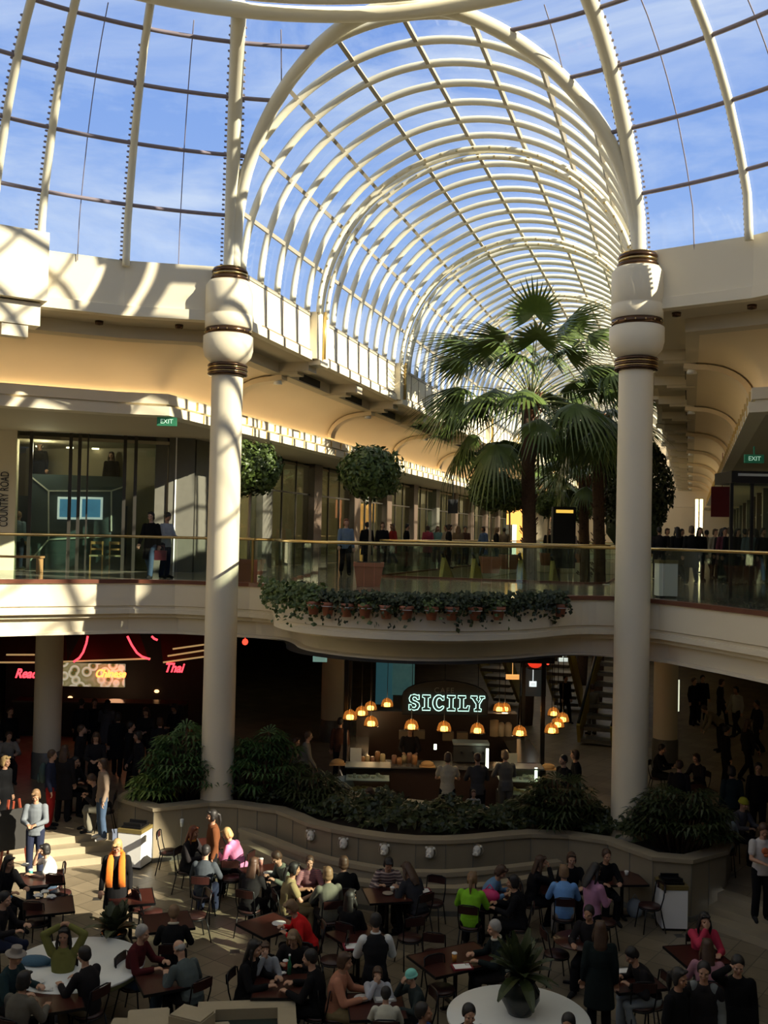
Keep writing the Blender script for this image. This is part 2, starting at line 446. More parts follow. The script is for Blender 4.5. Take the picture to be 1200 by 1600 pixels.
# left of travel must be the building side (outward): drum L path runs clockwise, so outward is on the left
FAS = [(0, 13.45), (0, 12.42), (-.07, 12.40), (-.07, 12.17), (.12, 12.15)]
SOF = [(.12, 12.15), (1.0, 12.15), (1.0, 11.85), (1.3, 11.82)]
COVE = [(1.3, 11.82)]+[(1.3+1.4*sin(t), 10.85+.97*cos(t)) for t in np.linspace(.15, pi/2, 12)]+[(2.72, 10.74)]
LIN = [(2.72, 10.74), (2.72, 10.60), (2.50, 10.60), (2.50, 10.76), (2.44, 10.76), (2.44, 10.50), (2.52, 10.49), (2.52, 10.44), (2.38, 10.43), (2.38, 10.20), (2.75, 10.18)]
COVEL = emi('cove_light', (1, .78, .48), 5.); COVER = emi('cove_light_dim', (1, .74, .40), 1.0)
def upper(path, tagn):
    mb = MB(); sweep(mb, path, FAS); o = struct(mb.build('wall_fascia_'+tagn, CREAM))
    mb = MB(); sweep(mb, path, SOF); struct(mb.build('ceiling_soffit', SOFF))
    mb = MB(); sweep(mb, path, COVE, smooth=True); struct(mb.build('ceiling_cove', CREAMW))
    mb = MB(); sweep(mb, path, LIN); struct(mb.build('wall_lintel_'+tagn, CREAM))
    mb = MB(); q_ = offs(path, 2.75); xe = -60 if tagn == 'left' else 50
    for a, b in zip(q_, q_[1:]): mb.add([(a.x, a.y, 10.18), (b.x, b.y, 10.18), (xe, b.y, 10.18), (xe, a.y, 10.18)], [(0, 1, 2, 3)])
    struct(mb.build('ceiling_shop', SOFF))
    mb = MB(); sweep(mb, path, [(2.54, 10.63), (2.68, 10.63)]); struct(mb.build('trim_cove_light', COVEL if tagn == 'left' else COVER))
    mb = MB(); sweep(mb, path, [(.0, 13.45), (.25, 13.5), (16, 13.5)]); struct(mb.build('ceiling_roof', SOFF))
upper(pathL, 'left'); upper(pathR, 'right')
# pilasters on the fascia, cove ribs, lamps, vents, panel joints
for side, X, sg in (('left', XL, 1), ('right', XR, -1)):
    for j in range(9):
        y = 27.0+8.4*j-.55
        mb = MB(); mb.box((X+sg*.06, y, 12.86), (.30, .95, 1.32)); mb.box((X+sg*.08, y, 12.12), (.36, .62, .14)); struct(mb.build('trim_pilaster', CREAM))
        if side == 'left':
            mb = MB(); mb.tube([(X+.26, y+.0, 12.25), (X+.26, y, 13.6)], .05, 6); struct(mb.build('trim_pipe', GOLD))
        # arched ribs on the cove, two per bay
        for q in (0, ):
            yy = y+q
            mb = MB(); pr_ = [(1.3+1.28*sin(t), 10.85+.86*cos(t)) for t in np.linspace(0, pi/2, 10)]
            pts = [(.95, 11.76)]+pr_
            for (a, za), (b, zb) in zip(pts, pts[1:]):
                mb.bar((X-sg*a, yy, za), (X-sg*b, yy, zb), .42, .14)
            struct(mb.build('trim_cove_rib', CREAMW))
            t_ = thing('soffit_lamp', 'small cone lamp under the %s roof edge, %s along the arcade' % (side, ('first', 'second', 'third', 'fourth', 'fifth', 'sixth', 'seventh', 'eighth', 'ninth')[j]), 'lamp', (X-sg*1.15, yy, 11.72), 0, 'cone lamps below the cove')
            mb = MB(); mb.lathe([(.0, .02), (.09, 0), (.13, -.14), (.0, -.15)], n=12); mb.build('lamp_shade', PWHITE, t_)
        for q in (0, 4.2):
            mb = MB(); mb.box((X-sg*.66, y+q, 12.02), (1.15, .62, .26)); mb.box((X-sg*.85, y+q, 11.86), (.8, .5, .1)); struct(mb.build('trim_bracket', SOFF))
        for q in (2.1, 6.3):
            mb = MB(); mb.box((X-sg*1.0-sg*.02, y+q, 12.0), (.10, 1.7, .22)); struct(mb.build('trim_vent', DARKW))
    mb = MB()
    for k in range(64):
        y = 21.9+k*1.05
        mb.box((X+sg*.001, y, 12.92), (.02, .03, 1.0))
        mb.box((X+sg*.075, y, 12.28), (.02, .035, .22))
    mb.box((X+sg*.01, 59.5, 12.43), (.05, 73.6, .05))
    struct(mb.build('trim_joint', mat('joint_brown', (.25, .17, .09), .7)))
    mb = MB()
    for k in range(68):
        y = 24+k*1.05; xx = X-sg*2.42
        mb.box((xx, y, 10.62), (.05, .05, .22)); mb.box((xx+sg*.04, y+.3, 10.31), (.05, .04, .22))
    struct(mb.build('trim_rib_shadow', GOLD))  # bars standing in for the vault ribs' shadows across the lintel
# drum pilaster box, with the arcs over the left bay
for a in (AX+HALF+22.4, AX-HALF-22.4):
    p = dpt(a, 12.05); mb = MB(); mb.box((p[0], p[1], 12.98), (.5, 1.25, 1.5), radians(a)); mb.box((*dpt(a, 12.25), 11.95), (.5, 1.05, .5), radians(a)); mb.box((*dpt(a, 12.15), 11.55), (.3, .55, .25), radians(a))
    struct(mb.build('trim_pilaster', CREAM))
for i_, (px, py) in enumerate(((155, 503), (280, 509), (1057, 490), (1175, 478))):
    p = at(px, py, 12.13); mb = MB(); mb.lathe([(.0, 0), (.1, 0), (.09, -.08), (.0, -.1)], (p.x, p.y, 12.15), 14)
    tag(mb.build('downlight', DBRASS), 'dark round downlight in the soffit, %s' % ('left of the pair over the clothes shop', 'beside the left column capital', 'beside the right column capital', 'near the right picture edge')[i_], 'downlight')
# end wall of the arcade
mb = MB(); mb.box((XC, YEND+.2, 12), (30, .3, 12)); struct(mb.build('wall_end', CREAMW))

# ================================================================ COLUMNS
def column(loc, label, z0=1.15, z1=13.6, r=.375):
    t = thing('column', label, 'column', (loc[0], loc[1], 0), kind='thing')
    mb = MB(); mb.lathe([(r, z0-.08), (r, z0+.3), (r*.96, 10.92)], n=40); mb.build('shaft', CREAM, t)
    mb = MB(); mb.lathe([(r*.96, 11.18), (r+.05, 11.22), (r+.16, 11.34), (r+.2, 11.5), (r+.2, 11.80), (r+.14, 11.84)], n=40)
    mb.lathe([(r+.14, 11.98), (r+.17, 12.0), (r+.17, 12.28), (r+.155, 12.29), (r+.17, 12.31), (r+.17, 12.98), (r+.10, 13.08), (.28, 13.1)], n=40)
    mb.build('capital', CREAM, t)
    mb = MB()
    for zc in (10.93, 11.02, 11.12):
        mb.lathe([(r*.9, zc-.05), (r+.07, zc-.035), (r+.09, zc), (r+.07, zc+.035), (r*.9, zc+.05)], n=40)
    mb.build('bronze_ring', [DBRASS], t)
    mb = MB(); mb.lathe([(r*.95, 10.90), (r+.055, 10.905), (r+.055, 10.96)], n=40)
    for zc in (10.975, 11.07): mb.lathe([(r*.9, zc-.02), (r+.075, zc-.012), (r+.075, zc+.012), (r*.9, zc+.02)], n=40)
    mb.build('brass_ring', BRASS, t)
    mb = MB(); mb.lathe([(r+.1, 11.83), (r+.155, 11.84), (r+.155, 11.98), (r+.1, 11.99)], n=40); b_ = mb.build('bronze_band', DBRASS, t)
    mb = MB()
    for k in range(16):
        a = 2*pi*k/16; mb.ball(((r+.165)*cos(a), (r+.165)*sin(a), 11.91), .02, 8)
    mb.build('stud', BRASS, b_)
    mb = MB(); mb.lathe([(.3, 13.08), (.42, 13.1), (.44, 13.15), (.40, 13.2), (.38, 13.21)], n=36); mb.lathe([(.38, 13.27), (.42, 13.3), (.40, 13.36), (.3, 13.38)], n=36); mb.build('bronze_collar', DBRASS, t)
    mb = MB(); mb.lathe([(.3, 13.2), (.41, 13.22), (.41, 13.26), (.3, 13.28)], n=36); mb.lathe([(.3, 13.37), (.38, 13.39), (.3, 13.42)], n=36); mb.build('brass_collar', BRASS, t)
    return t
column(colL, 'tall cream round column with bronze-ringed capital, left of the palm')
column(colR, 'tall cream round column with bronze-ringed capital, right of the palm')
for (px, py, k, lab) in ((75, 1100, 27.4, 'short cream round column in front of the noodle stall'), (520, 1070, 33., 'dim cream round column left of the hanging cafe lamps'), (1040, 1100, 31., 'dim round column behind the right tall column, beside a lit poster')):
    p = atk(px, py, k); t = thing('column', lab, 'column', (p.x, p.y, .45), kind='thing')
    mb = MB(); mb.lathe([(.37, .7), (.37, 4.35)], n=36); mb.lathe([(.37, 4.35), (.45, 4.42), (.45, 4.6)], n=36); mb.build('shaft', CREAM, t)
    mb = MB(); mb.lathe([(.40, 0), (.40, .68), (.37, .72)], n=36); mb.build('base_cladding', GRAN, t)

# ================================================================ GALLERY (upper floor) z=6
ZF = 6.0
edge = [(-24, 8), (-18.6, 15.2), (-15.4, 19.6), (-13.2, 21.7), (-12.2, 22.15), (-10.2, 22.2), (-9.55, 22.0), (-9.15, 21.3), (-8.85, 20.5), (-8.3, 19.75), (-7.5, 19.25), (-6.6, 18.98), (-5.7, 18.93), (-4.8, 19.15), (-4.0, 19.6), (-3.35, 20.25), (-2.95, 20.9), (-2.6, 21.7), (-2.2, 22.25), (-1.5, 22.4), (-.6, 21.9), (.45, 20.6), (1.7, 18.9), (4.2, 15.2), (7, 8), (8, -6)]
def smooth(path, it=2):
    for _ in range(it):
        o = [path[0]]
        for a, b in zip(path, path[1:]):
            o += [(a[0]*.75+b[0]*.25, a[1]*.75+b[1]*.25), (a[0]*.25+b[0]*.75, a[1]*.25+b[1]*.75)]
        path = o+[path[-1]]
    return path
edge = edge[:5]+smooth(edge[5:20])+edge[20:]
I0, I1 = 5, len(edge)-6
BAL = [(.05, 6.0), (.05, 6.06), (-.05, 6.06), (-.05, 5.97), (0, 5.96), (0, 5.42), (.05, 5.40), (.05, 5.34), (.02, 5.33), (.02, 5.22), (.16, 5.2), (.16, 5.12), (.30, 5.1), (.34, 4.78), (.27, 4.76), (.27, 4.70), (.5, 4.68)]
def bulge(i):
    if i < I0+2 or i > I1-2: return 1.
    u = (i-I0-2)/(I1-I0-4); return 1+1.9*min(1, 3.2*min(u, 1-u))
_rows = []
for d, z in BAL:
    r_ = offs(edge, d); _rows.append([(Vector(edge[i]).lerp(q, bulge(i)) if d > .1 else q) for i, q in enumerate(r_)])
mb = MB(); ne = len(edge)
for (d, z), r_ in zip(BAL, _rows): mb.v += [(q.x, q.y, z) for q in r_]
for j in range(len(BAL)-1):
    for i in range(ne-1): mb.f.append((j*ne+i, j*ne+i+1, (j+1)*ne+i+1, (j+1)*ne+i)); mb.m.append(1 if j < 3 else 0); mb.sm.append(False)
_unused = ([1, 1, 1]+[0]*(len(BAL)-4)); struct(mb.build('wall_balcony', [CREAM, BROWN]))
def slab(z, m, name, o):
    e = [Vector(p) for p in edge] if o == 0 else offs(edge, o)
    mb = MB(); far = []
    for p in e: far.append((p.x, max(p.y, 27.5)))
    for i in range(len(e)-1):
        mb.add([(e[i].x, e[i].y, z), (e[i+1].x, e[i+1].y, z), (*far[i+1], z), (*far[i], z)], [(0, 1, 2, 3)])
    mb.add([(-60, 8, z), (e[0].x, e[0].y, z), (e[0].x, 27.5, z), (-60, 27.5, z)], [(0, 1, 2, 3)])
    mb.add([(e[-1].x, e[-1].y, z), (50, -6, z), (50, 27.5, z), (e[-1].x, 27.5, z)], [(0, 1, 2, 3)])
    for x0, x1, y0, y1 in ((-60, -9.3, 27.5, YEND), (-2.2, 50, 27.5, YEND), (-9.3, -2.2, 27.5, 29.5), (-9.3, -2.2, 58, 64), (-9.3, -2.2, 84, YEND)):
        mb.add([(x0, y0, z), (x1, y0, z), (x1, y1, z), (x0, y1, z)], [(0, 1, 2, 3)])
    return struct(mb.build(name, m))
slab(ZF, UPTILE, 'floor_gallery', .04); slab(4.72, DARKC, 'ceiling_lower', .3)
# far voids' inner faces
mb = MB()
for (y0, y1) in ((29.5, 58), (64, 84)):
    sweep(mb, [(-9.3, y0), (-2.2, y0), (-2.2, y1), (-9.3, y1)][::-1], [(0, 6.02), (0, 5.35), (.08, 5.3), (.08, 4.72)], closed=True)
struct(mb.build('wall_void', CREAM))

def lerp_path(path, step):
    out = []
    for a, b in zip(path, path[1:]):
        a, b = Vector(a), Vector(b); n = max(1, round((b-a).length/step))
        for k in range(n): out.append(a.lerp(b, k/n))
    out.append(Vector(path[-1])); return out
def balustrade(path, label, zf=ZF, h=1.12, step=1.25, inset=.0, posts=()):
    t = thing('glass_balustrade', label, 'balustrade', (path[0][0], path[0][1], zf), group=None)
    O = Vector(path[0]); pts = [p-O for p in lerp_path(path, step)]
    mb = MB(); mb.tube([(p.x, p.y, h) for p in pts], .035, 10); mb.build('handrail', BRASS, t)
    for a, b in zip(pts, pts[1:]):
        d = (b-a); l = d.length; c = (a+b)/2
        if l < .1: continue
        mb = MB(); mb.box((c.x, c.y, (h+.05)/2+.02), (l-.02, .014, h-.07), atan2(d.y, d.x)); mb.build('glass_panel', GLR, t)
    mb = MB(); [mb.bar((a.x, a.y, .03), (b.x, b.y, .03), .06, .06) for a, b in zip(pts, pts[1:]) if (b-a).length > .05]; mb.build('base_channel', BROWN, t)
    for q in posts:
        mb = MB(); mb.box((q[0]-O.x, q[1]-O.y, h/2), (.05, .05, h)); mb.build('post', BRASS, t)
    return t
eo = offs(edge, .10)
balustrade([tuple(p) for p in eo[1:I0+2]], 'long straight glass balustrade with brass rail in front of the clothes shop', step=1.9, posts=[tuple(eo[I0])])
balustrade([tuple(p) for p in eo[I0+1:I1]], 'curved glass balustrade with brass rail above the hanging flower pots', step=.62)
balustrade([tuple(p) for p in eo[I1-1:len(eo)-1]], 'glass balustrade with brass rail right of the right tall column', step=1.5)
balustrade([(-9.2, 57.9), (-9.2, 29.6), (-8.6, 29.2), (-2.9, 29.2), (-2.3, 29.6), (-2.3, 57.9)], 'inner glass balustrade around the arcade opening behind the curved balcony', step=1.2)
balustrade([(-9.2, 83), (-9.2, 64.1), (-2.3, 64.1), (-2.3, 83)], 'farthest glass balustrade around the second arcade opening', step=1.6)

# ================================================================ LOWER LEVEL
CS = Vector((-5.2, 10.2))
mb = MB(); mb.lathe([(12.1, 0), (0.01, 0)], (CS.x, CS.y, 0), 72); f_ = struct(mb.build('floor', COURT))
ZR = .45
mb = MB(); mb.lathe([(11.3, 0), (11.3, .15), (11.65, .15), (11.65, .30), (12.0, .30), (12.0, .45), (12.3, .45)], (CS.x, CS.y, 0), 144, smooth=False, a0=radians(126.5), a1=radians(421)); struct(mb.build('floor_step', STONEL))
mb = MB(); mb.lathe([(12.3, .45), (70, .45)], (CS.x, CS.y, 0), 72, smooth=False); struct(mb.build('floor_raised', RAISED))
# the rest of the building round the court: roof, fascia, arms, outer walls
for i in (1, 2, 3):
    pa = [rot_arm(p, i) for p in [dpt(AX+HALF+22.4, 12.3), dpt(AX+HALF+11.2, 12.2), (XL, 21.0), (XL, 34)]]; pb = [rot_arm(p, i) for p in [(XR, 34), (XR, 21.8), dpt(AX-HALF-11.2, 12.3), dpt(AX-HALF-22.4, 12.2)]]
    for nm, pth in (('left', pa), ('right', pb)):
        mb = MB(); sweep(mb, pth, [(0, 13.45), (0, 12.15), (2.7, 12.15), (2.7, 10.2), (12, 10.2)]); struct(mb.build('wall_fascia_'+nm, CREAM))
        mb = MB(); sweep(mb, pth, [(0, 13.5), (30, 13.5)]); struct(mb.build('ceiling_roof', SOFF))
mb = MB(); mb.box((26, 4.5, 13.6), (36, 13.2, .3)); struct(mb.build('ceiling_roof', SOFF))  # unseen slab added over the sunward arm to shade the near court floor
mb = MB(); mb.box((C0.x, -17, 13.6), (9, 30, .3)); struct(mb.build('ceiling_roof', SOFF))
mb = MB(); mb.box((-5, -24, 7), (90, .3, 13.6)); struct(mb.build('wall_behind', SOFF))
mb = MB(); mb.box((-42, 0, 7), (.3, 48, 13.6)); struct(mb.build('wall_west', SOFF))
mb = MB(); mb.box((32, 0, 7), (.3, 48, 13.6)); struct(mb.build('wall_east', SOFF))
mb = MB()
for z in (4.72, 6.0):
    mb.add([(-60, -24, z), (-24, -24, z), (-24, 8, z), (-60, 8, z)], [(0, 1, 2, 3)]); mb.add([(-24, -24, z), (8, -24, z), (8, -6, z), (-24, -6, z)], [(0, 1, 2, 3)]); mb.add([(8, -24, z), (50, -24, z), (50, -6, z), (8, -6, z)], [(0, 1, 2, 3)])
struct(mb.build('floor_gallery', UPTILE))
# walls that close the lower level far behind and the building sides
mb = MB()
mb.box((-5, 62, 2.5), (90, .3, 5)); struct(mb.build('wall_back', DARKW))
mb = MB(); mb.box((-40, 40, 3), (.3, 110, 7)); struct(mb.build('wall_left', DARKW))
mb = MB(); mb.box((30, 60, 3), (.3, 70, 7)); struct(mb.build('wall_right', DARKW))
# ================================================================ PLANTER + FOUNTAIN
front = [(-12.36, 20.07), (-11.16, 19.58), (-10.25, 20.45), (-9.6, 20.55), (-8.6, 20.45), (-8.1, 20.15), (-7.63, 19.8), (-7.0, 19.58), (-6.38, 19.46), (-5.75, 19.42), (-5.17, 19.47), (-4.6, 19.68), (-4.1, 19.98), (-3.54, 20.42), (-3.05, 20.75), (-2.3, 20.95), (-1.5, 20.85), (-.59, 20.12), (.12, 20.2), (.78, 21.05)]
back = [(.95, 22.3), (-.5, 22.9), (-2.5, 22.6), (-5.2, 22.3), (-8, 22.4), (-10.4, 22.8), (-12.5, 21.6)]
loop = front+back
pl = thing('stone_planter', 'long curved stone planter with lion-head spouts around the sunken court', 'planter', (0, 0, 0))
mb = MB(); sweep(mb, loop, [(0, 0), (0, 1.12)], closed=True); mb.build('planter_wall', STONE, pl)
mb = MB(); sweep(mb, loop, [(-.05, 1.12), (-.06, 1.2), (.28, 1.2), (.28, 1.0)][::1], closed=True); sweep(mb, loop, [(0, 1.12), (-.05, 1.12)], closed=True); mb.build('coping', STONEL, pl)
mb = MB(); sweep(mb, loop, [(-.02, 0), (-.02, .09), (0, .1)], closed=True); mb.build('skirting', GRAN, pl)
ins = offs(loop, .2, True); mb = MB(); n = len(front)
fr = ins[:n]; bk = ins[n:]; bl = lerp_path([tuple(p) for p in bk[::-1]], 10)
def along(path, t):
    L_ = [0]
    for a, b in zip(path, path[1:]): L_.append(L_[-1]+(b-a).length)
    d = t*L_[-1]
    for i in range(len(path)-1):
        if d <= L_[i+1]+1e-9: return path[i].lerp(path[i+1], (d-L_[i])/max(1e-9, L_[i+1]-L_[i]))
    return path[-1]
fl = [Vector(p) for p in fr]; bl = [Vector(p) for p in bk[::-1]]
for i in range(24):
    a, b = along(fl, i/24), along(fl, (i+1)/24); c, d = along(bl, (i+1)/24), along(bl, i/24)
    mb.add([(*a, 1.08), (*b, 1.08), (*c, 1.08), (*d, 1.08)], [(0, 1, 2, 3)])
mb.build('soil', SOIL, pl)
mb = MB()
for p in offs(lerp_path(front, .62), -.004)[1:-1]: mb.box((p.x, p.y, .62), (.012, .012, 1.0))
mb.build('joint', GRAN, pl)
# lion heads
for px, py in ((485, 1301), (537, 1313), (602, 1323), (673, 1328), (746, 1325)):
    best = None
    for q in lerp_path(front, .05):
        d = (Vector((q[0], q[1], .95))-EYE); u = 600+FPX*d.dot(rt)/d.dot(fw)
        if best is None or abs(u-px) < best[0]: best = (abs(u-px), q)
    q = best[1]; dirv = (C0-Vector(q)).normalized(); a = atan2(dirv.y, dirv.x)-pi/2
    h = thing('lion_head_spout', 'pale carved lion-head spout on the fountain wall, %s from the left' % ('first', 'second', 'third', 'fourth', 'fifth')[[485, 537, 602, 673, 746].index(px)], 'fountain spout', (q[0], q[1], .95), a, 'lion heads on the fountain wall')
    mb = MB(); mb.lathe([(.13, 0), (.13, .03), (.11, .04)], n=14); m_ = Matrix.Rotation(-pi/2, 4, 'X')
    o = mb.build('mane', STONEL, h)
    o.data.transform(m_)
    mb = MB(); mb.ball((0, .06, .0), (.085, .09, .11), 14); mb.ball((0, .14, -.035), (.05, .06, .045), 10); mb.ball((0, .185, -.01), (.022, .02, .018), 8)
    for s_ in (-1, 1): mb.ball((s_*.08, .04, .09), .03, 8); mb.ball((s_*.04, .13, .04), .02, 8); mb.ball((s_*.035, .16, -.045), .028, 8)
    mb.build('face', mat('pale_stone', (.72, .68, .58), .7), h)
# curved water ledges
led1 = [(-9.5, 20.45), (-8.6, 20.0), (-7.6, 19.42), (-6.84, 19.15), (-5.72, 19.0), (-5.1, 19.05), (-4.48, 19.25), (-3.9, 19.6), (-3.32, 20.02), (-2.42, 20.75)]
led2 = [(-9.28, 20.05), (-8.1, 19.3), (-7.2, 18.85), (-6.2, 18.62), (-5.1, 18.62), (-4.2, 18.9), (-3.5, 19.4), (-2.75, 20.2), (-2.1, 20.75)]
def fine(path): return [tuple(p) for p in lerp_path(path, .3)]
f1 = thing('fountain_basin', 'narrow upper stone basin curving under the lion heads', 'fountain basin')
mb = MB(); sweep(mb, led1, [(0, .0), (0, .60), (-.04, .61), (-.04, .70), (.16, .70), (.16, .3)]); mb.build('rim', STONEL, f1)
mb = MB(); sweep(mb, led1, [(.15, .50), (.75, .50)]); mb.build('basin_water', WATER, f1)
f2 = thing('fountain_basin', 'lower front stone basin facing the cafe tables', 'fountain basin')
mb = MB(); sweep(mb, led2, [(0, .0), (0, .44), (-.04, .45), (-.04, .54), (.18, .54), (.18, .2)]); mb.build('rim', STONEL, f2)
mb = MB(); sweep(mb, led2, [(.17, .36), (.42, .36)]); mb.build('basin_water', WATER, f2)
mb = MB(); sweep(mb, led2, [(-.02, 0), (-.02, .10)]); mb.build('skirting', GRAN, f2)

# front fountain blocks at the bottom edge
def blk(px, py, z, sx, sy, sz, rz, tilt=0, m=None, lab=''):
    p = at(px, py, z); mb = MB(); mb.box((0, 0, -sz/2), (sx, sy, sz)); mb.box((0, 0, .012), (sx*.94, sy*.94, .024))
    o = mb.build('stone_block', m or STONEL, None, (p.x, p.y, z), rz); o.rotation_euler = (tilt, 0, rz)
    return tag(o, lab, 'stone', 'rough stone blocks of the front fountain')
blk(232, 1592, .75, .55, .4, .5, .5, .15, None, 'sloping sandstone block of the front fountain, pointed and leftmost')
blk(205, 1606, .55, .6, .4, .5, .3, .1, None, 'low sandstone block at the fountain foot, near the left bottom corner')
blk(300, 1585, .85, .5, .35, .8, -.1, 0, None, 'flat topped sandstone block standing tallest among the fountain stones')
blk(262, 1600, .7, .6, .4, .6, 0, 0, None, 'rounded sandstone block between the pointed and the tall stones')
blk(330, 1612, .6, .5, .35, .5, .5, .12, None, 'sandstone block leaning on the square basin')
p = at(385, 1592, .7); t = thing('square_basin', 'square stone basin with dark water at the bottom edge', 'fountain basin', (p.x, p.y, 0), YAW+.12)
mb = MB()
for a, b, w, h in ((0, .42, 1.35, .25), (0, -.42, 1.35, .25), (-.55, 0, .25, .6), (.55, 0, .25, .6)): mb.box((a, b, .35), (w, h, .7))
mb.build('rim', STONEL, t); mb = MB(); mb.box((0, 0, .3), (.85, .6, .5)); mb.build('basin_water', WATER, t)

# ================================================================ UPPER SHOPS
def onplane(px, py, O, nrm):
    d = fw + rt*((px-600)/FPX) - up*((py-800)/FPX); t = (Vector(O)-EYE).dot(Vector(nrm))/d.dot(Vector(nrm)); return EYE+d*t
FO = Vector((-14.9, 28.0, 6)); FE = Vector((-.85, -.527, 0)).normalized(); FN = Vector((FE.y, -FE.x, 0)).normalized()  # outward (behind the glass)
if FN.y < 0: FN = -FN
fa = atan2(FE.y, FE.x)
def FS(px, py, d=0):
    q = onplane(px, py, FO+FN*d, FN); r_ = q-FO; return r_.dot(FE), q.z
def fbox(mb, s0, s1, z0, z1, d0, d1, mi=0):
    c = FO+FE*((s0+s1)/2)+FN*((d0+d1)/2); mb.box((c.x, c.y, (z0+z1)/2), (abs(s1-s0), abs(d1-d0), z1-z0), fa, mi)
def s_of(px, d=0): return FS(px, 800, d)[0]
GREYP = mat('grey_pillar', (.13, .125, .10), .3, var=.12); PANEL = mat('slate_panel', (.055, .08, .085), .35, var=.25, scale=1.5)
SHOPW = mat('shop_wall', (.42, .36, .24), .8); SHOPD = mat('shop_dark', (.05, .045, .035), .7); MULL = mat('mullion_dark', (.06, .055, .045), .3, .5)
mb = MB(); fbox(mb, s_of(24), s_of(-120), 6, 10.2, -.1, .6); struct(mb.build('wall_shop_pier', CREAM))
mb = MB(); fbox(mb, -.05, s_of(262), 6, 10.2, -.05, .6); fbox(mb, s_of(260), s_of(241), 6, 10.2, .05, .6); struct(mb.build('wall_shop_pillar', GREYP))
mb = MB(); fbox(mb, s_of(272), s_of(274), 6, 10.2, -.09, 0); struct(mb.build('trim_pillar_joint', PWHITE))
mb = MB(); fbox(mb, 0, 16, 6, 10.4, 6.2, 6.4); fbox(mb, 15.8, 16, 6, 10.4, 0, 6.4); struct(mb.build('wall_shop_back', SHOPW))
mb = MB(); fbox(mb, 0, 16, 9.95, 10.05, 0, 6.3); struct(mb.build('ceiling_shop', SHOPW))
# glazing of the clothes shop
sf = struct(thing('window_shopfront'))
for px in (46, 108, 122, 135, 193, 210):
    mb = MB(); s = s_of(px); w = .05 if px in (135,) else .10; fbox(mb, s-w/2, s+w/2, 6, 10.2, -.02, .06); mb.build('mullion', MULL, sf)
mb = MB(); fbox(mb, s_of(241), s_of(24), 6.02, 10.18, .0, .02); mb.build('glass_pane', GLSHOP, sf)
# interior: slate display wall, frame lines, twin picture panel
t = thing('display_wall', 'slate grey display wall with white frame lines in the clothes shop', 'display wall', (0, 0, 0))
s0, _ = FS(195, 800, 1.2); s1, _ = FS(43, 800, 1.2)
mb = MB(); fbox(mb, s0, s1, 6.0, FS(100, 742, 1.2)[1], 1.2, 1.35); mb.build('panel', PANEL, t)
def line(p, q, d=1.17, r=.022):
    a = onplane(*p, FO+FN*d, FN); b = onplane(*q, FO+FN*d, FN); mb = MB(); mb.bar(a, b, r*2, r*2); mb.build('frame_line', mat('line_white', (.55, .57, .52), .5), t)
for p, q in (((45, 742), (76, 767)), ((76, 767), (174, 767)), ((174, 767), (195, 760)), ((76, 767), (76, 843)), ((174, 767), (174, 830)), ((47, 876), (76, 843)), ((76, 843), (174, 838))): line(p, q)
for px0, px1, lab in ((90, 125, 'left sky-blue picture panel in a white frame on the slate wall'), (125, 160, 'right sky-blue picture panel in a white frame on the slate wall')):
    t = thing('picture_panel', lab, 'picture', group='paired blue pictures')
    s0, z1 = FS(px0, 776, 1.1); s1, z0 = FS(px1, 812, 1.1)
    mb = MB(); fbox(mb, s0, s1, z0, z1, 1.12, 1.18); mb.build('frame', emi('frame_glow', (.85, .95, .9), .45), t)
    m = mat('sky_picture', (.10, .32, .55), .3, var=.8, scale=2.2, emit=.35, ecol=(.10, .34, .58))
    mb = MB(); e = .07*(1 if s1 > s0 else -1); fbox(mb, s0+e, s1-e, z0+.07, z1-.07, 1.09, 1.12); mb.build('picture', m, t)
# shop fittings: back panels, two with warm light painted in as glow
for i, (a, b, y0, y1, m) in enumerate(((50, 108, 690, 742, SHOPW), (130, 190, 685, 745, emi('back_wall_glow', (.9, .68, .36), .45)), (200, 238, 700, 880, SHOPD), (60, 90, 700, 740, emi('back_wall_glow', (.9, .68, .36), .3)))):
    s0, z1 = FS(a, y0, 5.5); s1, z0 = FS(b, y1, 5.5); mb = MB(); fbox(mb, s0, s1, z0, z1, 5.5+i*.04, 5.7+i*.04)
    struct(mb.build('wall_shop_panel', m))
for i, (px, py) in enumerate(((62, 678), (110, 676), (150, 672), (178, 668), (205, 668), (205, 735))):
    d = 2.5; q = onplane(px, py, FO+FN*d, FN); mb = MB(); mb.box((0, 0, 0), (.22, .06, .05)); 
    o = mb.build('shop_light', emi('shop_bulb', (1, .86, .6), 5), None, (q.x, q.y, 9.93), fa); tag(o, 'small ceiling light inside the clothes shop, %s from the left' % ('first', 'second', 'third', 'fourth', 'fifth', 'last')[i], 'light', 'lights in the clothes shop')
# sign lettering
def text(name, body, size, m, M=None, ext=.01, parent=None, shear=0, spacing=1., sx=1., bev=0, fill=True):
    c = bpy.data.curves.new(name, 'FONT'); c.body = body; c.size = size; c.extrude = ext; c.align_x = 'CENTER'; c.align_y = 'CENTER'; c.shear = shear; c.space_character = spacing
    c.bevel_depth = bev; c.bevel_resolution = 1
    if not fill: c.fill_mode = 'NONE'
    c.materials.append(m); o = bpy.data.objects.new(name, c); COL.objects.link(o)
    bpy.context.view_layer.update(); me = bpy.data.meshes.new_from_object(o.evaluated_get(bpy.context.evaluated_depsgraph_get())); bpy.data.objects.remove(o)
    o = bpy.data.objects.new(name, me); COL.objects.link(o)
    if parent: o.parent = parent
    if M is not None: o.matrix_world = M @ Matrix.Diagonal((sx, 1, 1, 1))
    return o
sg = onplane(7, 780, FO-FN*.12, FN)
Rm = Matrix((( -FE.x, 0, -FN.x), (-FE.y, 0, -FN.y), (0, 1, 0))).to_4x4()     # text plane facing the court
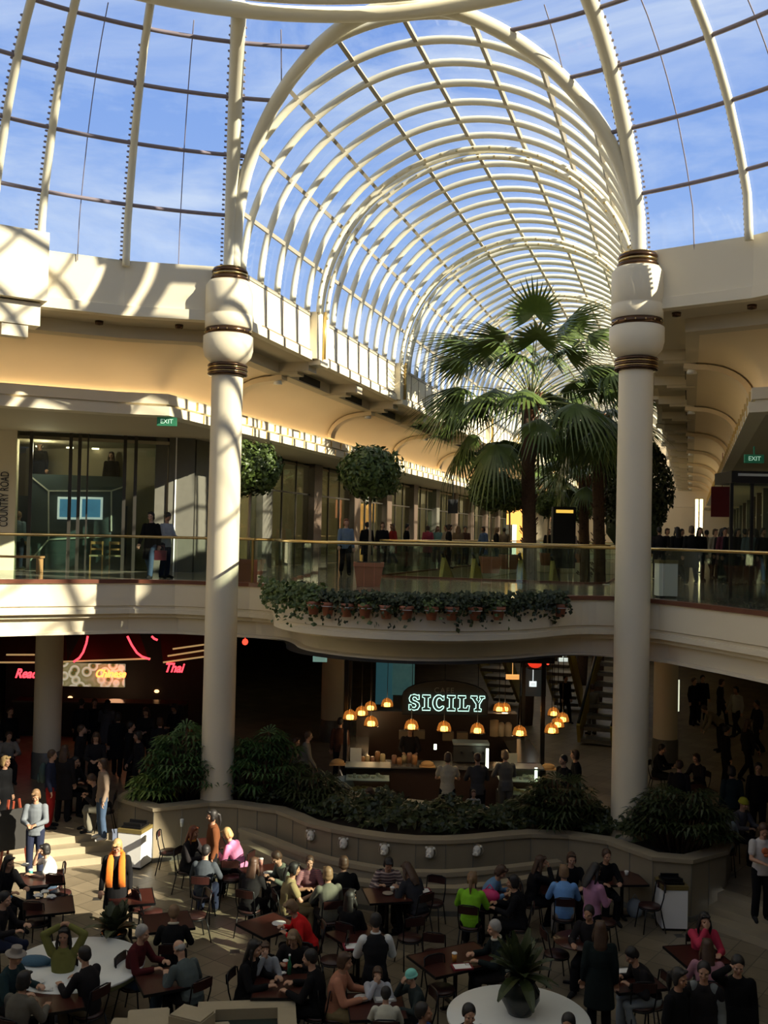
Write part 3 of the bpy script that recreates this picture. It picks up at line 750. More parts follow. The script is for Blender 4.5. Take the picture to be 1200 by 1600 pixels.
o = text('shop_sign', 'COUNTRY ROAD', .34, mat('sign_black', (.02, .02, .02), .5), Matrix.Translation(sg) @ Rm @ Matrix.Rotation(pi/2, 4, 'Z'), ext=.01, spacing=.98, sx=.62); 
tag(o, 'black vertical shop lettering on the cream pier at the left edge', 'sign')
# exit sign under the lintel
def exit_sign(px, py, k, lab, rz=YAW):
    q = atk(px, py, k); t = thing('exit_sign', lab, 'sign', q, rz, kind='thing')
    mb = MB(); mb.box((0, 0, 0), (.5, .08, .22)); mb.box((0, 0, .2), (.03, .03, .25)); mb.build('housing', EXITG, t)
    c = text('lettering', 'EXIT', .16, emi('exit_white', (.6, .9, .7), .4), None, ext=.002); c.parent = t; c.location = (0, -.05, 0); c.rotation_euler = (pi/2, 0, 0)
exit_sign(261, 659, 25.5, 'green exit sign under the soffit at the clothes shop corner')
exit_sign(1178, 717, 26, 'green exit sign hanging at the right shopfront')
# two sun-lit low seats / tables in the shop
def dchair(loc, rz, lab, grp=None, m=TAN):
    t = thing('wooden_chair', lab, 'chair', loc, rz, grp)
    mb = MB(); mb.box((0, 0, .45), (.42, .42, .05)); mb.build('seat', mat('tan_seat', (.45, .36, .24), .6), t)
    for sx in (-1, 1):
        for sy in (-1, 1):
            mb = MB(); mb.box((sx*.18, sy*.18, .215 if sy < 0 else .45), (.04, .04, .43 if sy < 0 else .9)); mb.build('leg', m, t)
    mb = MB(); mb.box((0, .18, .85), (.42, .03, .09)); mb.box((0, .18, .65), (.38, .025, .06)); mb.build('backrest', m, t); return t
for i, px in enumerate((150, 180)):
    q = onplane(px, 885, FO+FN*.8, FN); dchair((q.x, q.y, 6), fa+pi, 'pale wooden chair behind the shop glass, %s of the pair' % ('left', 'right')[i], 'chairs in the shop window')
# wooden bench at far left
q = at(25, 893, 6.0); t = thing('wooden_bench', 'light wooden bench behind the rail at the left edge', 'bench', (q.x, q.y, 6), YAW)
mb = MB(); mb.box((0, 0, .43), (1.5, .45, .06)); mb.build('seat', TAN, t)
for sx in (-1, 1):
    mb = MB(); mb.box((sx*.68, 0, .2), (.06, .42, .4)); mb.build('leg', TAN, t)

# arcade shopfronts, left (X=-15.2) and right
def shopfront(X, sg, y0, y1, seed):
    rnd = random.Random(seed); y = y0; j = 0
    mb = MB(); mb.box((X+sg*6, (y0+y1)/2, 8.1), (.2, y1-y0, 4.4)); struct(mb.build('wall_shop_back', SHOPW))
    mb = MB(); mb.box((X+sg*3, (y0+y1)/2, 10.05), (6, y1-y0, .1)); struct(mb.build('ceiling_shop', SHOPW))
    while y < y1:
        mb = MB(); mb.box((X, y+.45, 8.1), (.5, .9, 4.2)); struct(mb.build('wall_pier', GREYP if rnd.random() < .6 else mat('brown_pier', (.10, .07, .05), .4)))
        mb = MB(); mb.box((X+sg*3, y+.45, 8.1), (6, .15, 4.2)); struct(mb.build('wall_party', SHOPW))
        w = struct(thing('window_shopfront')); yy0, yy1 = y+.9, y+5.2
        n = 3
        for k in range(1, n):
            mb = MB(); mb.box((X, yy0+(yy1-yy0)*k/n, 8.1), (.06, .05, 4.2)); mb.build('mullion', MULL, w)
        mb = MB(); mb.box((X, (yy0+yy1)/2, 8.9), (.07, yy1-yy0, .06)); mb.build('transom', MULL, w)
        mb = MB(); mb.box((X+sg*.02, (yy0+yy1)/2, 8.1), (.015, yy1-yy0, 4.15)); mb.build('glass_pane', GLSHOP, w)
        mb = MB(); c = rnd.choice(((1, .9, .65), (1, .75, .4), (.95, 1, .8)))
        mb.box((X+sg*5.8, (yy0+yy1)/2+rnd.uniform(-.6, .6), 8.0), (.06, rnd.uniform(.9, 2.2), 2.6)); struct(mb.build('wall_lit_panel', emi('panel_%d' % (j % 5), c, (.5, .9, .3, 1.3, .6)[j % 5])))
        y += 5.2; j += 1
shopfront(-15.2, -1, 28.3, YEND, 3); shopfront(3.9, 1, 24.5, YEND, 5)
# lintel-height soffit lights in arcade shops
for j in range(12):
    for X in (-17.5, 6.2):
        ld = bpy.data.lights.new('shop_inner_light', 'POINT'); ld.energy = 55 if X < 0 else 25; ld.color = (1, .80, .52); ld.shadow_soft_size = .15
        lo = bpy.data.objects.new('shop_inner_light', ld); COL.objects.link(lo); lo.location = (X, 31+j*5.2, 9.6)
ld = bpy.data.lights.new('shop_inner_light', 'POINT'); ld.energy = 420; ld.color = (1, .82, .55); ld.shadow_soft_size = .2
lo = bpy.data.objects.new('shop_inner_light', ld); COL.objects.link(lo); lo.location = FO+FE*4+FN*4+Vector((0, 0, 3.6))
ld = bpy.data.lights.new('shop_inner_light', 'POINT'); ld.energy = 45; ld.color = (1, .86, .64); ld.shadow_soft_size = .2  # extra light added just inside the glass to brighten the mannequins
lo = bpy.data.objects.new('shop_inner_light', ld); COL.objects.link(lo); lo.location = FO+FE*4.5+FN*.6+Vector((0, 0, 3.7))
# glass display case in the right shopfront
# far end of the arcade: lit strips, hanging banner, kiosk board
q = aty = None
def wallY(px, py, Y):
    d = fw + rt*((px-600)/FPX) - up*((py-800)/FPX); return EYE+d*(Y/d.y)
mb = MB(); mb.box((XC+8, YEND-12, 10.7), (22, .4, 1.3)); struct(mb.build('wall_beam', CREAMW))
for i, (px, lab) in enumerate(((1089, 'left'), (1096, 'right'))):
    a = wallY(px, 780, 60); b = wallY(px, 828, 60); mb = MB(); mb.box((0, 0, (a.z-b.z)/2), (.13, .1, a.z-b.z)); mb.box((0, .1, (a.z-b.z)/2+(6-b.z)/2), (.16, .08, a.z-6))
    tag(mb.build('light_strip', emi('strip_warm', (1, .85, .45), 3), None, (a.x, 60, b.z)), 'tall glowing vertical light strip far down the arcade, %s of the pair' % lab, 'light')
a = wallY(1128, 795, 45); mb = MB(); mb.box((0, 0, 0), (.9, .06, 1.3)); mb.box((0, 0, 1.35), (.03, .03, 1.5)); tag(mb.build('banner', mat('crimson', (.22, .02, .03), .7), None, (a.x, 45, a.z+.3)), 'dark red banner hanging far down the right arcade', 'banner')
# dark kiosk with yellow header (860-895, 788-840)
q = at(880, 846, 6.0) if False else atk(880, 838, 44)
t = thing('directory_kiosk', 'tall black directory stand with a yellow header behind the palm trunk', 'kiosk', (q.x, q.y, 6), YAW)
mb = MB(); mb.box((0, 0, 1.35), (1.0, .5, 2.7)); mb.build('body', DARKW, t)
mb = MB(); mb.box((0, -.26, 2.5), (.75, .03, .14)); mb.build('header', emi('kiosk_yellow', (1, .62, .1), .8), t)
# second dark board
q = atk(960, 800, 40); mb = MB()
mb.box((0, 0, 3.3), (.5, .1, .7)); mb.box((0, 0, 4.15), (.03, .03, 1.05)); tag(mb.build('hanging_banner', mat('black_banner', (.02, .02, .02), .5), None, (atk(708, 780, 50).x, atk(708, 780, 50).y, 5.5), YAW), 'black banner hanging outside a shop behind the round trees', 'banner')
# glowing shopfronts far left behind palm (orange)
for i, (px, py, w, h, c, e, lab) in enumerate(((812, 805, 1.6, 1.2, (1, .45, .1), 1.6, 'glowing orange shop display far behind the palm trunk'), (805, 783, .5, .6, (1, .9, .7), 3, 'bright white shop light above the orange display'), (866, 800, .4, 1.2, (1, .35, .15), 1.2, 'thin red glowing shop strip right of the palm trunk'), (832, 790, .25, 1.6, (1, .95, .75), 2.2, 'pale vertical light beside the palm trunk'))):
    q = atk(px, py, 62); mb = MB(); mb.box((0, 0, 0), (w, .1, h)); mb.box((0, .1, (6-q.z)/2), (w*.5, .06, q.z-6)); tag(mb.build('shop_display', emi('disp%d' % i, c, e), None, q, YAW), lab, 'display')
# black framed glass vitrine on the right (1150-1200, 745-850)
q = atk(1180, 850, 24); t = thing('glass_lift_frame', 'black framed glass cabin at the right shopfront', 'glass cabin', (q.x, q.y, 6), YAW)
mb = MB(); mb.box((0, 0, 2.85), (1.6, 1.2, .28)); mb.build('header', BLACK, t)
mb = MB(); mb.box((0, -.61, 2.9), (1.3, .02, .06)); mb.build('header_line', mat('line_white', (.55, .57, .52)), t)
for sx in (-.78, -.3, .3, .78):
    mb = MB(); mb.box((sx, -.55, 1.35), (.07, .07, 2.7)); mb.build('frame_post', BLACK, t)
mb = MB(); mb.box((0, -.55, 1.35), (1.5, .015, 2.7)); mb.build('glass_panel', GLSHOP, t)

# escalators in the arcade opening (tops seen behind the curved rail)
def escalator(a, b, w, lab, grp=None, ym=YEL):
    a, b = Vector(a), Vector(b); t = thing('escalator', lab, 'escalator', a, 0, grp); d = b-a; side = Vector((-d.y, d.x, 0)).normalized()*(w/2); n = 14
    mb = MB()
    for k in range(n):
        c0 = d*((k+.5)/n); mb.box((c0.x, c0.y, c0.z), (w*.9 if abs(d.y) > abs(d.x) else d.length/n, d.length/n if abs(d.y) > abs(d.x) else w*.9, .12))
    mb.build('steps', GRAN, t)
    for s_ in (-1, 1):
        e = side*s_; mb = MB(); mb.bar(e+Vector((0, 0, .35)), d+e+Vector((0, 0, .35)), .12, .7); mb.build('balustrade_panel', ym, t)
        mb = MB(); mb.tube([e+Vector((0, 0, .78))+(-d.normalized()*.1), e+Vector((0, 0, .8)), d+e+Vector((0, 0, .8))], .05, 8); mb.build('handrail', BLACK, t)
    return t
escalator((-7.1, 31.2, 5.95), (-7.1, 41, .5), 1.0, 'escalator going down in the arcade opening, left one', 'escalators in the arcade opening')
escalator((-4.6, 31.2, 5.95), (-4.6, 41, .5), 1.0, 'escalator going down in the arcade opening, right one', 'escalators in the arcade opening')
qa = atk(930, 1160, 33); escalator((qa.x, qa.y, .45), (qa.x+.5, qa.y+8, 4.6), 1.1, 'dim escalator with ochre sides rising right of the cafe')

# gallery bins
def bin_(px, py, z, lab, grp, s=1., zrot=YAW, w=.5, d=.5, h=.92):
    q = at(px, py, z); t = thing('waste_bin', lab, 'bin', (q.x, q.y, z), zrot, grp)
    mb = MB(); mb.box((0, 0, h*.42+.03), (w, d, h*.80)); mb.build('body', PWHITE, t)
    mb = MB(); mb.box((0, 0, .02), (w-.05, d-.05, .04)); mb.build('base', BLACK, t); mb = MB(); mb.box((0, 0, h*.86+.01), (w+.02, d+.02, .08)); mb.build('rim', mat('olive_rim', (.16, .12, .04), .4), t)
    mb = MB(); mb.box((0, 0, h*.93), (w-.1, d-.1, .06)); mb.box((0, -d*.28, h*.98), (w-.14, .04, .09)); mb.box((0, d*.28, h*.98), (w-.14, .04, .09)); mb.build('tray_rack', BLACK, t)
    return t
bin_(210, 1352, 0, 'white waste bin with olive rim below the left planter corner', None, zrot=.05, w=.55)
bin_(1048, 1447, 0, 'white waste bin with olive rim in front of the right planter', None, w=.48)
bin_(1040, 934, 6, 'pale waste bin behind the rail, right of the right column', None, w=.42, d=.4, h=.95)
bin_(576, 920, 6, 'white low box behind the curved rail under the round tree', None, w=.45, h=.7) if False else None

# ================================================================ NOODLE STALL
SK = 33.
def SP(px, py, k=SK): return atk(px, py, k)
ST = SP(150, 1060); zr = YAW
st = thing('food_stall', 'asian food stall with tiered roof edges and red neon outlines at the left', 'food stall', (ST.x, ST.y, .45), zr)
inv = Matrix.Rotation(-zr, 3, 'Z')
def LP(px, py, k=SK, o=ST): q = inv @ (SP(px, py, k)-Vector((o.x, o.y, .45))); return q
WARML = emi('eave_gold', (1, .62, .25), .35); RWOOD = mat('red_wood', (.10, .03, .015), .5)
def strip(pa, pb, k, m, r=.03, name='eave_light', parent=st):
    a, b = LP(*pa, k), LP(*pb, k); mb = MB(); mb.tube([a, b], r, 6); return mb.build(name, m, parent)
for pa, pb in (((0, 1035), (54, 1035)), ((10, 1023), (54, 1023)), ((98, 1034), (235, 1029)), ((255, 1035), (320, 1026)), ((262, 1025), (320, 1016)), ((270, 1014), (320, 1007))): strip(pa, pb, SK-.2, WARML)
mb = MB()
a = LP(-40, 1034); b = LP(105, 1034); mb.add([a, b, b+Vector((-.4, .9, 1.3)), a+Vector((0, .9, 1.3))], [(0, 1, 2, 3)])
a = LP(105, 1034); b = LP(232, 1031); mb.add([a, b, b+Vector((-.8, .9, 1.5)), a+Vector((.5, .9, 1.5))], [(0, 1, 2, 3)])
a = LP(255, 1036); b = LP(330, 1026); mb.add([a, b, b+Vector((0, .9, 1.3)), a+Vector((-.4, .9, 1.3))], [(0, 1, 2, 3)])
mb.build('roof', RWOOD, st)
for i, pts in enumerate((((137, 994), (135, 1005), (130, 1019), (124, 1028), (115, 1034)), ((199, 994), (206, 1008), (214, 1020), (222, 1026), (234, 1030)), ((237, 994), (241, 998), (246, 1000)))):
    mb = MB(); mb.tube([LP(x, y, SK-.35) for x, y in pts], .035, 8); o = mb.build('neon_tube', NEON, st)
mb = MB(); a = LP(96, 1036, SK); b = LP(194, 1074, SK); mb.box(((a.x+b.x)/2, a.y+.06, (a.z+b.z)/2), (b.x-a.x, .1, abs(a.z-b.z)))
mm = bpy.data.materials.new('menu_photos'); mm.use_nodes = True; nn_ = mm.node_tree; b_ = nn_.nodes['Principled BSDF']
tcn = nn_.nodes.new('ShaderNodeTexCoord'); vo = nn_.nodes.new('ShaderNodeTexVoronoi'); vo.inputs['Scale'].default_value = 3.2; nn_.links.new(tcn.outputs['Object'], vo.inputs['Vector'])
rp = nn_.nodes.new('ShaderNodeValToRGB'); els = rp.color_ramp.elements; els[0].position = 0; els[0].color = (.35, .12, .03, 1); els[1].position = 1; els[1].color = (.5, .42, .25, 1)
for p_, c_ in ((.2, (.10, .13, .03, 1)), (.36, (.75, .62, .38, 1)), (.46, (.95, .88, .65, 1)), (.6, (.30, .26, .10, 1))): e_ = els.new(p_); e_.color = c_
nn_.links.new(vo.outputs['Distance'], rp.inputs[0]); nn_.links.new(rp.outputs[0], b_.inputs['Base Color']); nn_.links.new(rp.outputs[0], b_.inputs['Emission Color']); b_.inputs['Emission Strength'].default_value = .45
mb.build('menu_board', mm, st)
mb = MB(); mb.box((.2, .1, .55), (5.6, .7, 1.1)); mb.build('counter', DARKW, st)
mb = MB(); mb.box((.2, .05, 1.12), (5.7, .8, .05)); mb.build('worktop', MAROON, st)
mb = MB(); mb.box((.2, 1.6, 1.6), (7.5, .2, 3.2)); mb.build('back_wall', DARKW, st)
for i, (px, py, w, body, lab) in enumerate(((44, 1053, .95, 'Ready', 'red neon word left of the stall column'), (172, 1053, .95, 'Chinese', 'orange red neon word over the menu photographs'), (271, 1044, .5, 'Thai', 'small red neon word at the stall right end'))):
    q = SP(px, py, SK-.25); o = text('neon_sign', body, .42 if i != 1 else .36, NEONH if i == 1 else NEON, Matrix.Translation(q) @ Matrix.Rotation(zr, 4, 'Z') @ Matrix.Rotation(pi/2, 4, 'X'), ext=.01, shear=.35, sx=.85, bev=.012)
    tag(o, lab, 'neon sign')
for i, (px, py) in enumerate(((230, 1108), (283, 1103), (180, 1112), (40, 1115), (245, 1080), (110, 1090))):
    q = SP(px, py, 34.5); mb = MB(); mb.ball((0, 0, 0), (.09, .09, .06), 10); mb.tube([(0, 0, .05), (0, 0, .5)], .01, 5)
    tag(mb.build('heat_lamp', emi('heat_lamp', (1, .5, .2), 3.), None, q, 0), 'small warm lamp inside the food stall, %s' % ('right of the menu photos', 'rightmost', 'under the menu photos', 'leftmost', 'high on the right', 'left of the menu photos')[i], 'lamp')
ld = bpy.data.lights.new('stall_lamp', 'POINT'); ld.energy = 8; ld.color = (1, .5, .25); ld.shadow_soft_size = .3
lo = bpy.data.objects.new('stall_lamp', ld); COL.objects.link(lo); lo.location = SP(180, 1085, 33.5)

# ================================================================ CAFE
KO = atk(690, 1250, 25.6); KO.z = .45
cf = thing('cafe_kiosk', 'dark island cafe counter behind the planter', 'cafe counter', KO, YAW)
mb = MB()
mb.box((0, -.3, .5), (4.6, .6, 1.0)); mb.box((-2.3, 1.3, .5), (.6, 3.4, 1.0)); mb.box((2.3, 1.3, .5), (.6, 3.4, 1.0)); mb.box((0, 3.1, .9), (4.6, .5, 1.8))
mb.build('counter', mat('cafe_wood', (.035, .018, .012), .35), cf)
mb = MB(); mb.box((0, -.32, 1.03), (4.8, .75, .05)); mb.box((-2.3, 1.3, 1.03), (.75, 3.5, .05)); mb.box((2.3, 1.3, 1.03), (.75, 3.5, .05)); mb.build('worktop', mat('cafe_top', (.10, .09, .08), .2), cf)
for x in (-2.5, 2.5):
    for y in (-.4, 3.1):
        mb = MB(); mb.box((x, y, 1.9), (.1, .1, 3.8)); mb.build('canopy_post', BLACK, cf)
mb = MB(); mb.box((0, -.4, 3.75), (5.4, .12, .15)); mb.box((0, 3.2, 3.75), (5.4, .12, .15)); mb.box((-2.7, 1.4, 3.75), (.12, 3.7, .15)); mb.box((2.7, 1.4, 3.75), (.12, 3.7, .15)); mb.build('canopy_frame', BLACK, cf)
kinv = Matrix.Rotation(-YAW, 3, 'Z')
def KL(px, py, k): return kinv @ (atk(px, py, k)-KO)
# sign board with arch
SGN = atk(695, 1100, 26.2)
sb = thing('cafe_sign', 'black arched cafe sign with pale green outlined letters', 'sign', SGN, YAW, kind='thing')
mb = MB(); poly = []
W2 = 1.12
for k in range(13):
    a = pi*k/12; poly.append((W2*cos(a), .20+.42*sin(a)))
poly += [(-W2, -.28), (W2, -.28)]
vs_ = [(x, -.05, z) for x, z in poly]+[(x, .05, z) for x, z in poly]; n_ = len(poly)
mb.add(vs_, [tuple(range(n_)), tuple(range(n_, 2*n_))[::-1]]+[(i, (i+1) % n_, n_+(i+1) % n_, n_+i) for i in range(n_)]); mb.build('board', DARKW, sb)
mb = MB(); mb.tube([(x, -.06, z) for x, z in poly], .02, 6, closed=True); mb.build('board_edge', BLACK, sb)
def gl(pl_, ox, oz, s): return [(ox+x*s, -.085, oz+z*s) for x, z in pl_]
def letter(ch):
    if ch == 'I': return [(.12, 0), (.78, 0), (.78, .16), (.60, .20), (.60, .80), (.78, .84), (.78, 1), (.12, 1), (.12, .84), (.30, .80), (.30, .20), (.12, .16)], .92
    if ch == 'L': return [(.08, 0), (.98, 0), (1.04, .36), (.86, .36), (.78, .2), (.54, .2), (.54, .80), (.72, .84), (.72, 1), (.08, 1), (.08, .84), (.24, .80), (.24, .20), (.08, .16)], 1.08
    if ch == 'Y': return [(.34, 0), (.92, 0), (.92, .16), (.78, .20), (.78, .46), (1.04, .82), (1.2, .86), (1.2, 1), (.78, 1), (.78, .86), (.86, .82), (.68, .58), (.50, .82), (.58, .86), (.58, 1), (.04, 1), (.04, .86), (.18, .82), (.48, .46), (.48, .20), (.34, .16)], 1.2
    if ch == 'C':
        o_ = [(.55+.50*cos(radians(a)), .5+.52*sin(radians(a))) for a in range(45, 320, 15)]; i_ = [(.60+.24*cos(radians(a)), .5+.32*sin(radians(a))) for a in range(310, 40, -15)]
        return [(1.0, 1.0), (.9, .93)]+o_+[(1.02, .28), (.86, .30)]+i_+[(.84, .66), (1.0, .66)], 1.12
    if ch == 'S':
        return [(.86, 1.0), (.78, .96), (.5, 1.03), (.2, .96), (.08, .76), (.14, .56), (.34, .46), (.60, .38), (.66, .28), (.56, .17), (.38, .17), (.24, .36), (.08, .36), (.08, 0), (.2, .0), (.24, .05), (.5, -.02), (.8, .04), (.96, .26), (.9, .46), (.7, .56), (.44, .64), (.36, .74), (.46, .84), (.62, .83), (.76, .68), (.9, .68), (.9, 1.0)], 1.05
x_ = -.97; S_ = .40
for ch in 'SICILY':
    pl_, adv = letter(ch); mb = MB(); mb.tube([(x_+x*S_*.80, -.085, -.16+z*S_) for x, z in pl_], .013, 6, closed=True); mb.build('neon_letter', GREENG, sb); x_ += adv*S_*.80
o = text('lettering', 'CAFE', .20, mat('dim_letter', (.16, .16, .14), .6), None, ext=.005, spacing=1.2); o.parent = sb; o.location = (-.03, -.07, .36); o.rotation_euler = (pi/2, 0, 0)
# hanging lamps
def cafe_lamp(px, py, k, lab):
    q = atk(px, py, k); t = thing('pendant_lamp', lab, 'lamp', q, 0, 'amber pendant lamps of the cafe')
    mb = MB(); mb.lathe([(.175, -.10), (.165, -.02), (.13, .07), (.06, .12), (.03, .13)], n=18); mb.build('lamp_shade', LAMPA, t)
    mb = MB(); mb.lathe([(.0, -.11), (.085, -.105), (.095, -.05), (.085, -.01), (.0, .01)], n=14); mb.build('bulb', LAMPG, t)
    mb = MB()
    for a in range(6): mb.bar((.182*cos(a*pi/3), .182*sin(a*pi/3), -.105), (.05*cos(a*pi/3), .05*sin(a*pi/3), .135), .014, .014)
    mb.tube([(.18*cos(2*pi*k_/18), .18*sin(2*pi*k_/18), -.105) for k_ in range(18)], .012, 5, closed=True); mb.build('shade_frame', DBRASS, t)
    mb = MB(); mb.tube([(0, 0, .13), (0, 0, 4.70-q.z)], .009, 5); mb.build('cord', BLACK, t)
LPOS = [(547, 1117, 24.5, 'leftmost'), (565, 1111, 26, 'second in the left cluster'), (579, 1103, 27.5, 'third in the left cluster'), (605, 1098, 28.2, 'farthest of the left cluster'), (580, 1127, 24, 'lowest of the left cluster'), (643, 1132, 24, 'below the left end of the sign'), (694, 1135, 24, 'below the middle of the sign'), (746, 1138, 24, 'below the right end of the sign'), (812, 1142, 24, 'midway between the sign and the right cluster'), (862, 1138, 24, 'front of the right cluster'), (871, 1129, 25.2, 'second of the right cluster'), (879, 1121, 26.4, 'third of the right cluster'), (865, 1112, 28.5, 'farthest of the right cluster'), (780, 1105, 28.6, 'left of the far pair beside the sign'), (789, 1105, 28.8, 'right of the far pair beside the sign')]
for px, py, k, l in LPOS: cafe_lamp(px, py, k, 'glowing amber glass pendant lamp, '+l)
for px, k in ((600, 24.5), (700, 24.5), (800, 24.5), (865, 25.5), (580, 27)):
    ld = bpy.data.lights.new('cafe_lamp_light', 'POINT'); ld.energy = 7; ld.color = (1, .66, .32); ld.shadow_soft_size = .12
    lo = bpy.data.objects.new('cafe_lamp_light', ld); COL.objects.link(lo); lo.location = atk(px, 1152, k)
# display cases
def case(px, py, k, w, h, lab, lit=True):
    q = atk(px, py, k); q.z = .45; t = thing('display_case', lab, 'display case', q, YAW)
    mb = MB(); mb.box((0, 0, .3), (w, .6, .6)); mb.build('base', DARKW, t)
    for z in (.62, .62+h*.5):
        mb = MB(); mb.box((0, 0, z), (w-.05, .55, .02)); sh = mb.build('shelf', PWHITE, t)
    mb = MB(); mb.box((0, 0, .62+h), (w, .6, .03)); mb.build('top', mat('steel_grey', (.3, .33, .34), .3, .6), t)
    mb = MB(); mb.box((0, -.3, .62+h/2), (w, .01, h)); mb.build('glass_front', GLSHOP, t)
    rnd = random.Random(int(px))
    for i in range(2):
        z = .64+i*h*.5
        mb = MB()
        for _ in range(14): mb.ball((rnd.uniform(-w*.42, w*.42), rnd.uniform(-.2, .15), z+.04), (rnd.uniform(.04, .07), .05, .035), 8)
        o = mb.build('pastries', mat('pastry_%d' % i, ((.55, .40, .16), (.5, .46, .36))[i], .7, var=.4, scale=8), t); o['kind'] = 'stuff'
    mb = MB(); mb.tube([(-w/2+.05, -.2, .60+h), (w/2-.05, -.2, .60+h)], .015, 6); mb.build('tube_light', emi('case_tube', (1, .95, .75), 2.2), t)
    return t
case(574, 1240, 24.2, 1.1, .62, 'glass pastry case with two lit shelves at the left of the cafe')
case(812, 1240, 24.4, 1.1, .62, 'dim glass display case at the right of the cafe')
for i, (px, py0, py1, k, lab) in enumerate(((761, 1170, 1200, 24.4, 'bright vertical tube light in the middle of the cafe'), (837, 1200, 1237, 24.2, 'bright vertical tube light at the right case'), (680, 1163, 1171, 24.6, 'short bright light behind the cafe counter'))):
    a = atk(px, py1, k); b = atk(px, py0, k); mb = MB(); mb.tube([(0, 0, 0), (0, 0, b.z-a.z)], .035, 8); tag(mb.build('tube_light', TUBE, None, a), lab, 'light')
# things on the counter: bread, jars, boxes, espresso machine, notice
BREAD = mat('bread', (.42, .24, .09), .8, var=.3); rnd = random.Random(4)
def onctr(px, k=25.3): q = atk(px, 1180, k); q.z = .45+1.055; return q
for i, px in enumerate((528, 668, 857)):
    mb = MB(); mb.ball((0, 0, .06), (.17, .11, .09), 12); mb.box((0, 0, .01), (.4, .26, .02))
    q = onctr(px, 25.0); tag(mb.build('bread_loaf', [BREAD], None, q, YAW), 'round bread loaf on the cafe counter, %s' % ('left end', 'middle', 'right end')[i], 'bread', 'loaves on the cafe counter')
for i, px in enumerate((566, 574, 582, 590, 598, 616, 624, 632, 640, 648)):
    mb = MB(); h = rnd.uniform(.16, .3); mb.lathe([(0, 0), (.07, 0), (.07, h*.8), (.05, h*.92), (0, h*.92)], n=10); q = onctr(px, 25.2+rnd.uniform(-.05, .25)); t = tag(mb.build('jar', mat('jar_%d' % (i % 3), ((.35, .17, .07), (.4, .3, .15), (.25, .12, .07))[i % 3], .3), None, q), 'small amber jar in the row on the cafe counter', 'jar', 'jars on the cafe counter')
mb = MB(); mb.box((0, 0, .22), (.28, .04, .4)); tag(mb.build('notice', mat('notice', (.42, .42, .38), .8), None, onctr(556, 25.0), YAW), 'pale upright notice on the cafe counter beside the pastry case', 'notice')
mb = MB(); mb.box((0, 0, .2), (.26, .04, .36)); tag(mb.build('notice', mat('notice2', (.2, .2, .17), .8), None, onctr(800, 25.0), YAW), 'dim upright notice right of the bright vertical tube', 'notice')
q = onctr(735, 25.6); t = thing('coffee_machine', 'dark espresso machine beneath the right end of the sign', 'coffee machine', q, YAW)
mb = MB(); mb.box((0, 0, .25), (.9, .45, .4)); mb.build('body', mat('machine', (.08, .08, .08), .25, .7), t)
mb = MB(); mb.box((0, 0, .5), (.92, .47, .06)); mb.build('top_tray', mat('steel_grey', (.3, .33, .34), .3, .6), t)
for x in (-.25, .05, .3):
    mb = MB(); mb.tube([(x, -.24, .3), (x, -.34, .28)], .025, 6); mb.build('handle', BLACK, t)
for i, (px, c) in enumerate(((772, (.45, .35, .22)), (783, (.5, .42, .3)), (794, (.5, .42, .3)))):
    mb = MB(); mb.lathe([(0, 0), (.09, 0), (.1, .3), (.06, .36), (0, .38)] if i else [(0, 0), (.12, 0), (.12, .42), (0, .42)], n=12); q = atk(px, 1150, 26.8); tag(mb.build('canister', mat('canister%d' % i, c, .5), None, q), 'pale canister on the cafe back shelf, %s of three' % ('left', 'middle', 'right')[i], 'canister')
# back shelf boxes
for i, (px, py) in enumerate(((632, 1148), (655, 1147), (700, 1150), (722, 1150))):
    q = atk(px, py, 27.2); mb = MB(); mb.box((0, 0, 0), (.3, .2, .22)); tag(mb.build('carton', mat('carton', (.22, .17, .11), .8), None, q, YAW), 'brown carton on the cafe back shelf, %s from the left' % ('first', 'second', 'third', 'fourth')[i], 'box')
# lit pictures and signs deep in the lower level
for i, (px, py, w, h, k, m, lab) in enumerate(((601, 1058, .55, 1.9, 36, BLUEP, 'dim blue window panel left of the cafe sign'), (630, 1050, .75, 1.6, 36, mat('blue_art', (.2, .3, .22), .5, var=.9, scale=2, emit=.12, ecol=(.10, .32, .32)), 'blue window panel with a pale disc above the cafe sign'), (1053, 1087, .28, .9, 31, emi('poster_lit', (.75, .78, .58), .8), 'lit poster at the right edge of the dim column'), (834, 1066, .7, .8, 31, mat('board_grey', (.02, .025, .028), .3, emit=.02, ecol=(.3, .45, .45)), 'dark directory screen right of the cafe sign'), (801, 1058, .35, .08, 32, emi('amber_dim', (1, .5, .15), .7), 'small amber light bar beside the directory screen'), (833, 1069, .14, .09, 30.9, emi('screen_white', (.8, .9, .9), .8), 'small white readout on the directory screen'), (500, 1022, .35, .4, 30, emi('mint', (.4, .7, .6), .25), 'small pale green light beside the dim column'), (880, 1031, .25, .05, 34, emi('scw', (.9, 1, .9), .5), 'short white light bar under the balcony edge'))):
    q = atk(px, py, k); mb = MB(); mb.box((0, 0, 0), (w, .06, h)); mb.box((0, .04, 0), (w+.08, .03, h+.08)); mb.box((0, .04, (4.72-q.z)/2), (.02, .02, 4.70-q.z)); tag(mb.build('lit_panel', m, None, q, YAW), lab, 'panel')
q = atk(836, 1036, 30); t = thing('red_lantern', 'glowing red lantern shape under the curved balcony', 'lantern', q)
mb = MB(); mb.ball((0, 0, 0), (.22, .2, .15), 14); mb.build('shade', emi('red_lantern', (1, .05, .02), .7), t); mb = MB(); mb.lathe([(.0, -.2), (.2, -.18), (.24, -.14)], n=16); mb.build('rim', DBRASS, t)
mb = MB(); mb.tube([(0, 0, .14), (0, 0, 4.71-q.z)], .01, 5); mb.build('cord', BLACK, t)
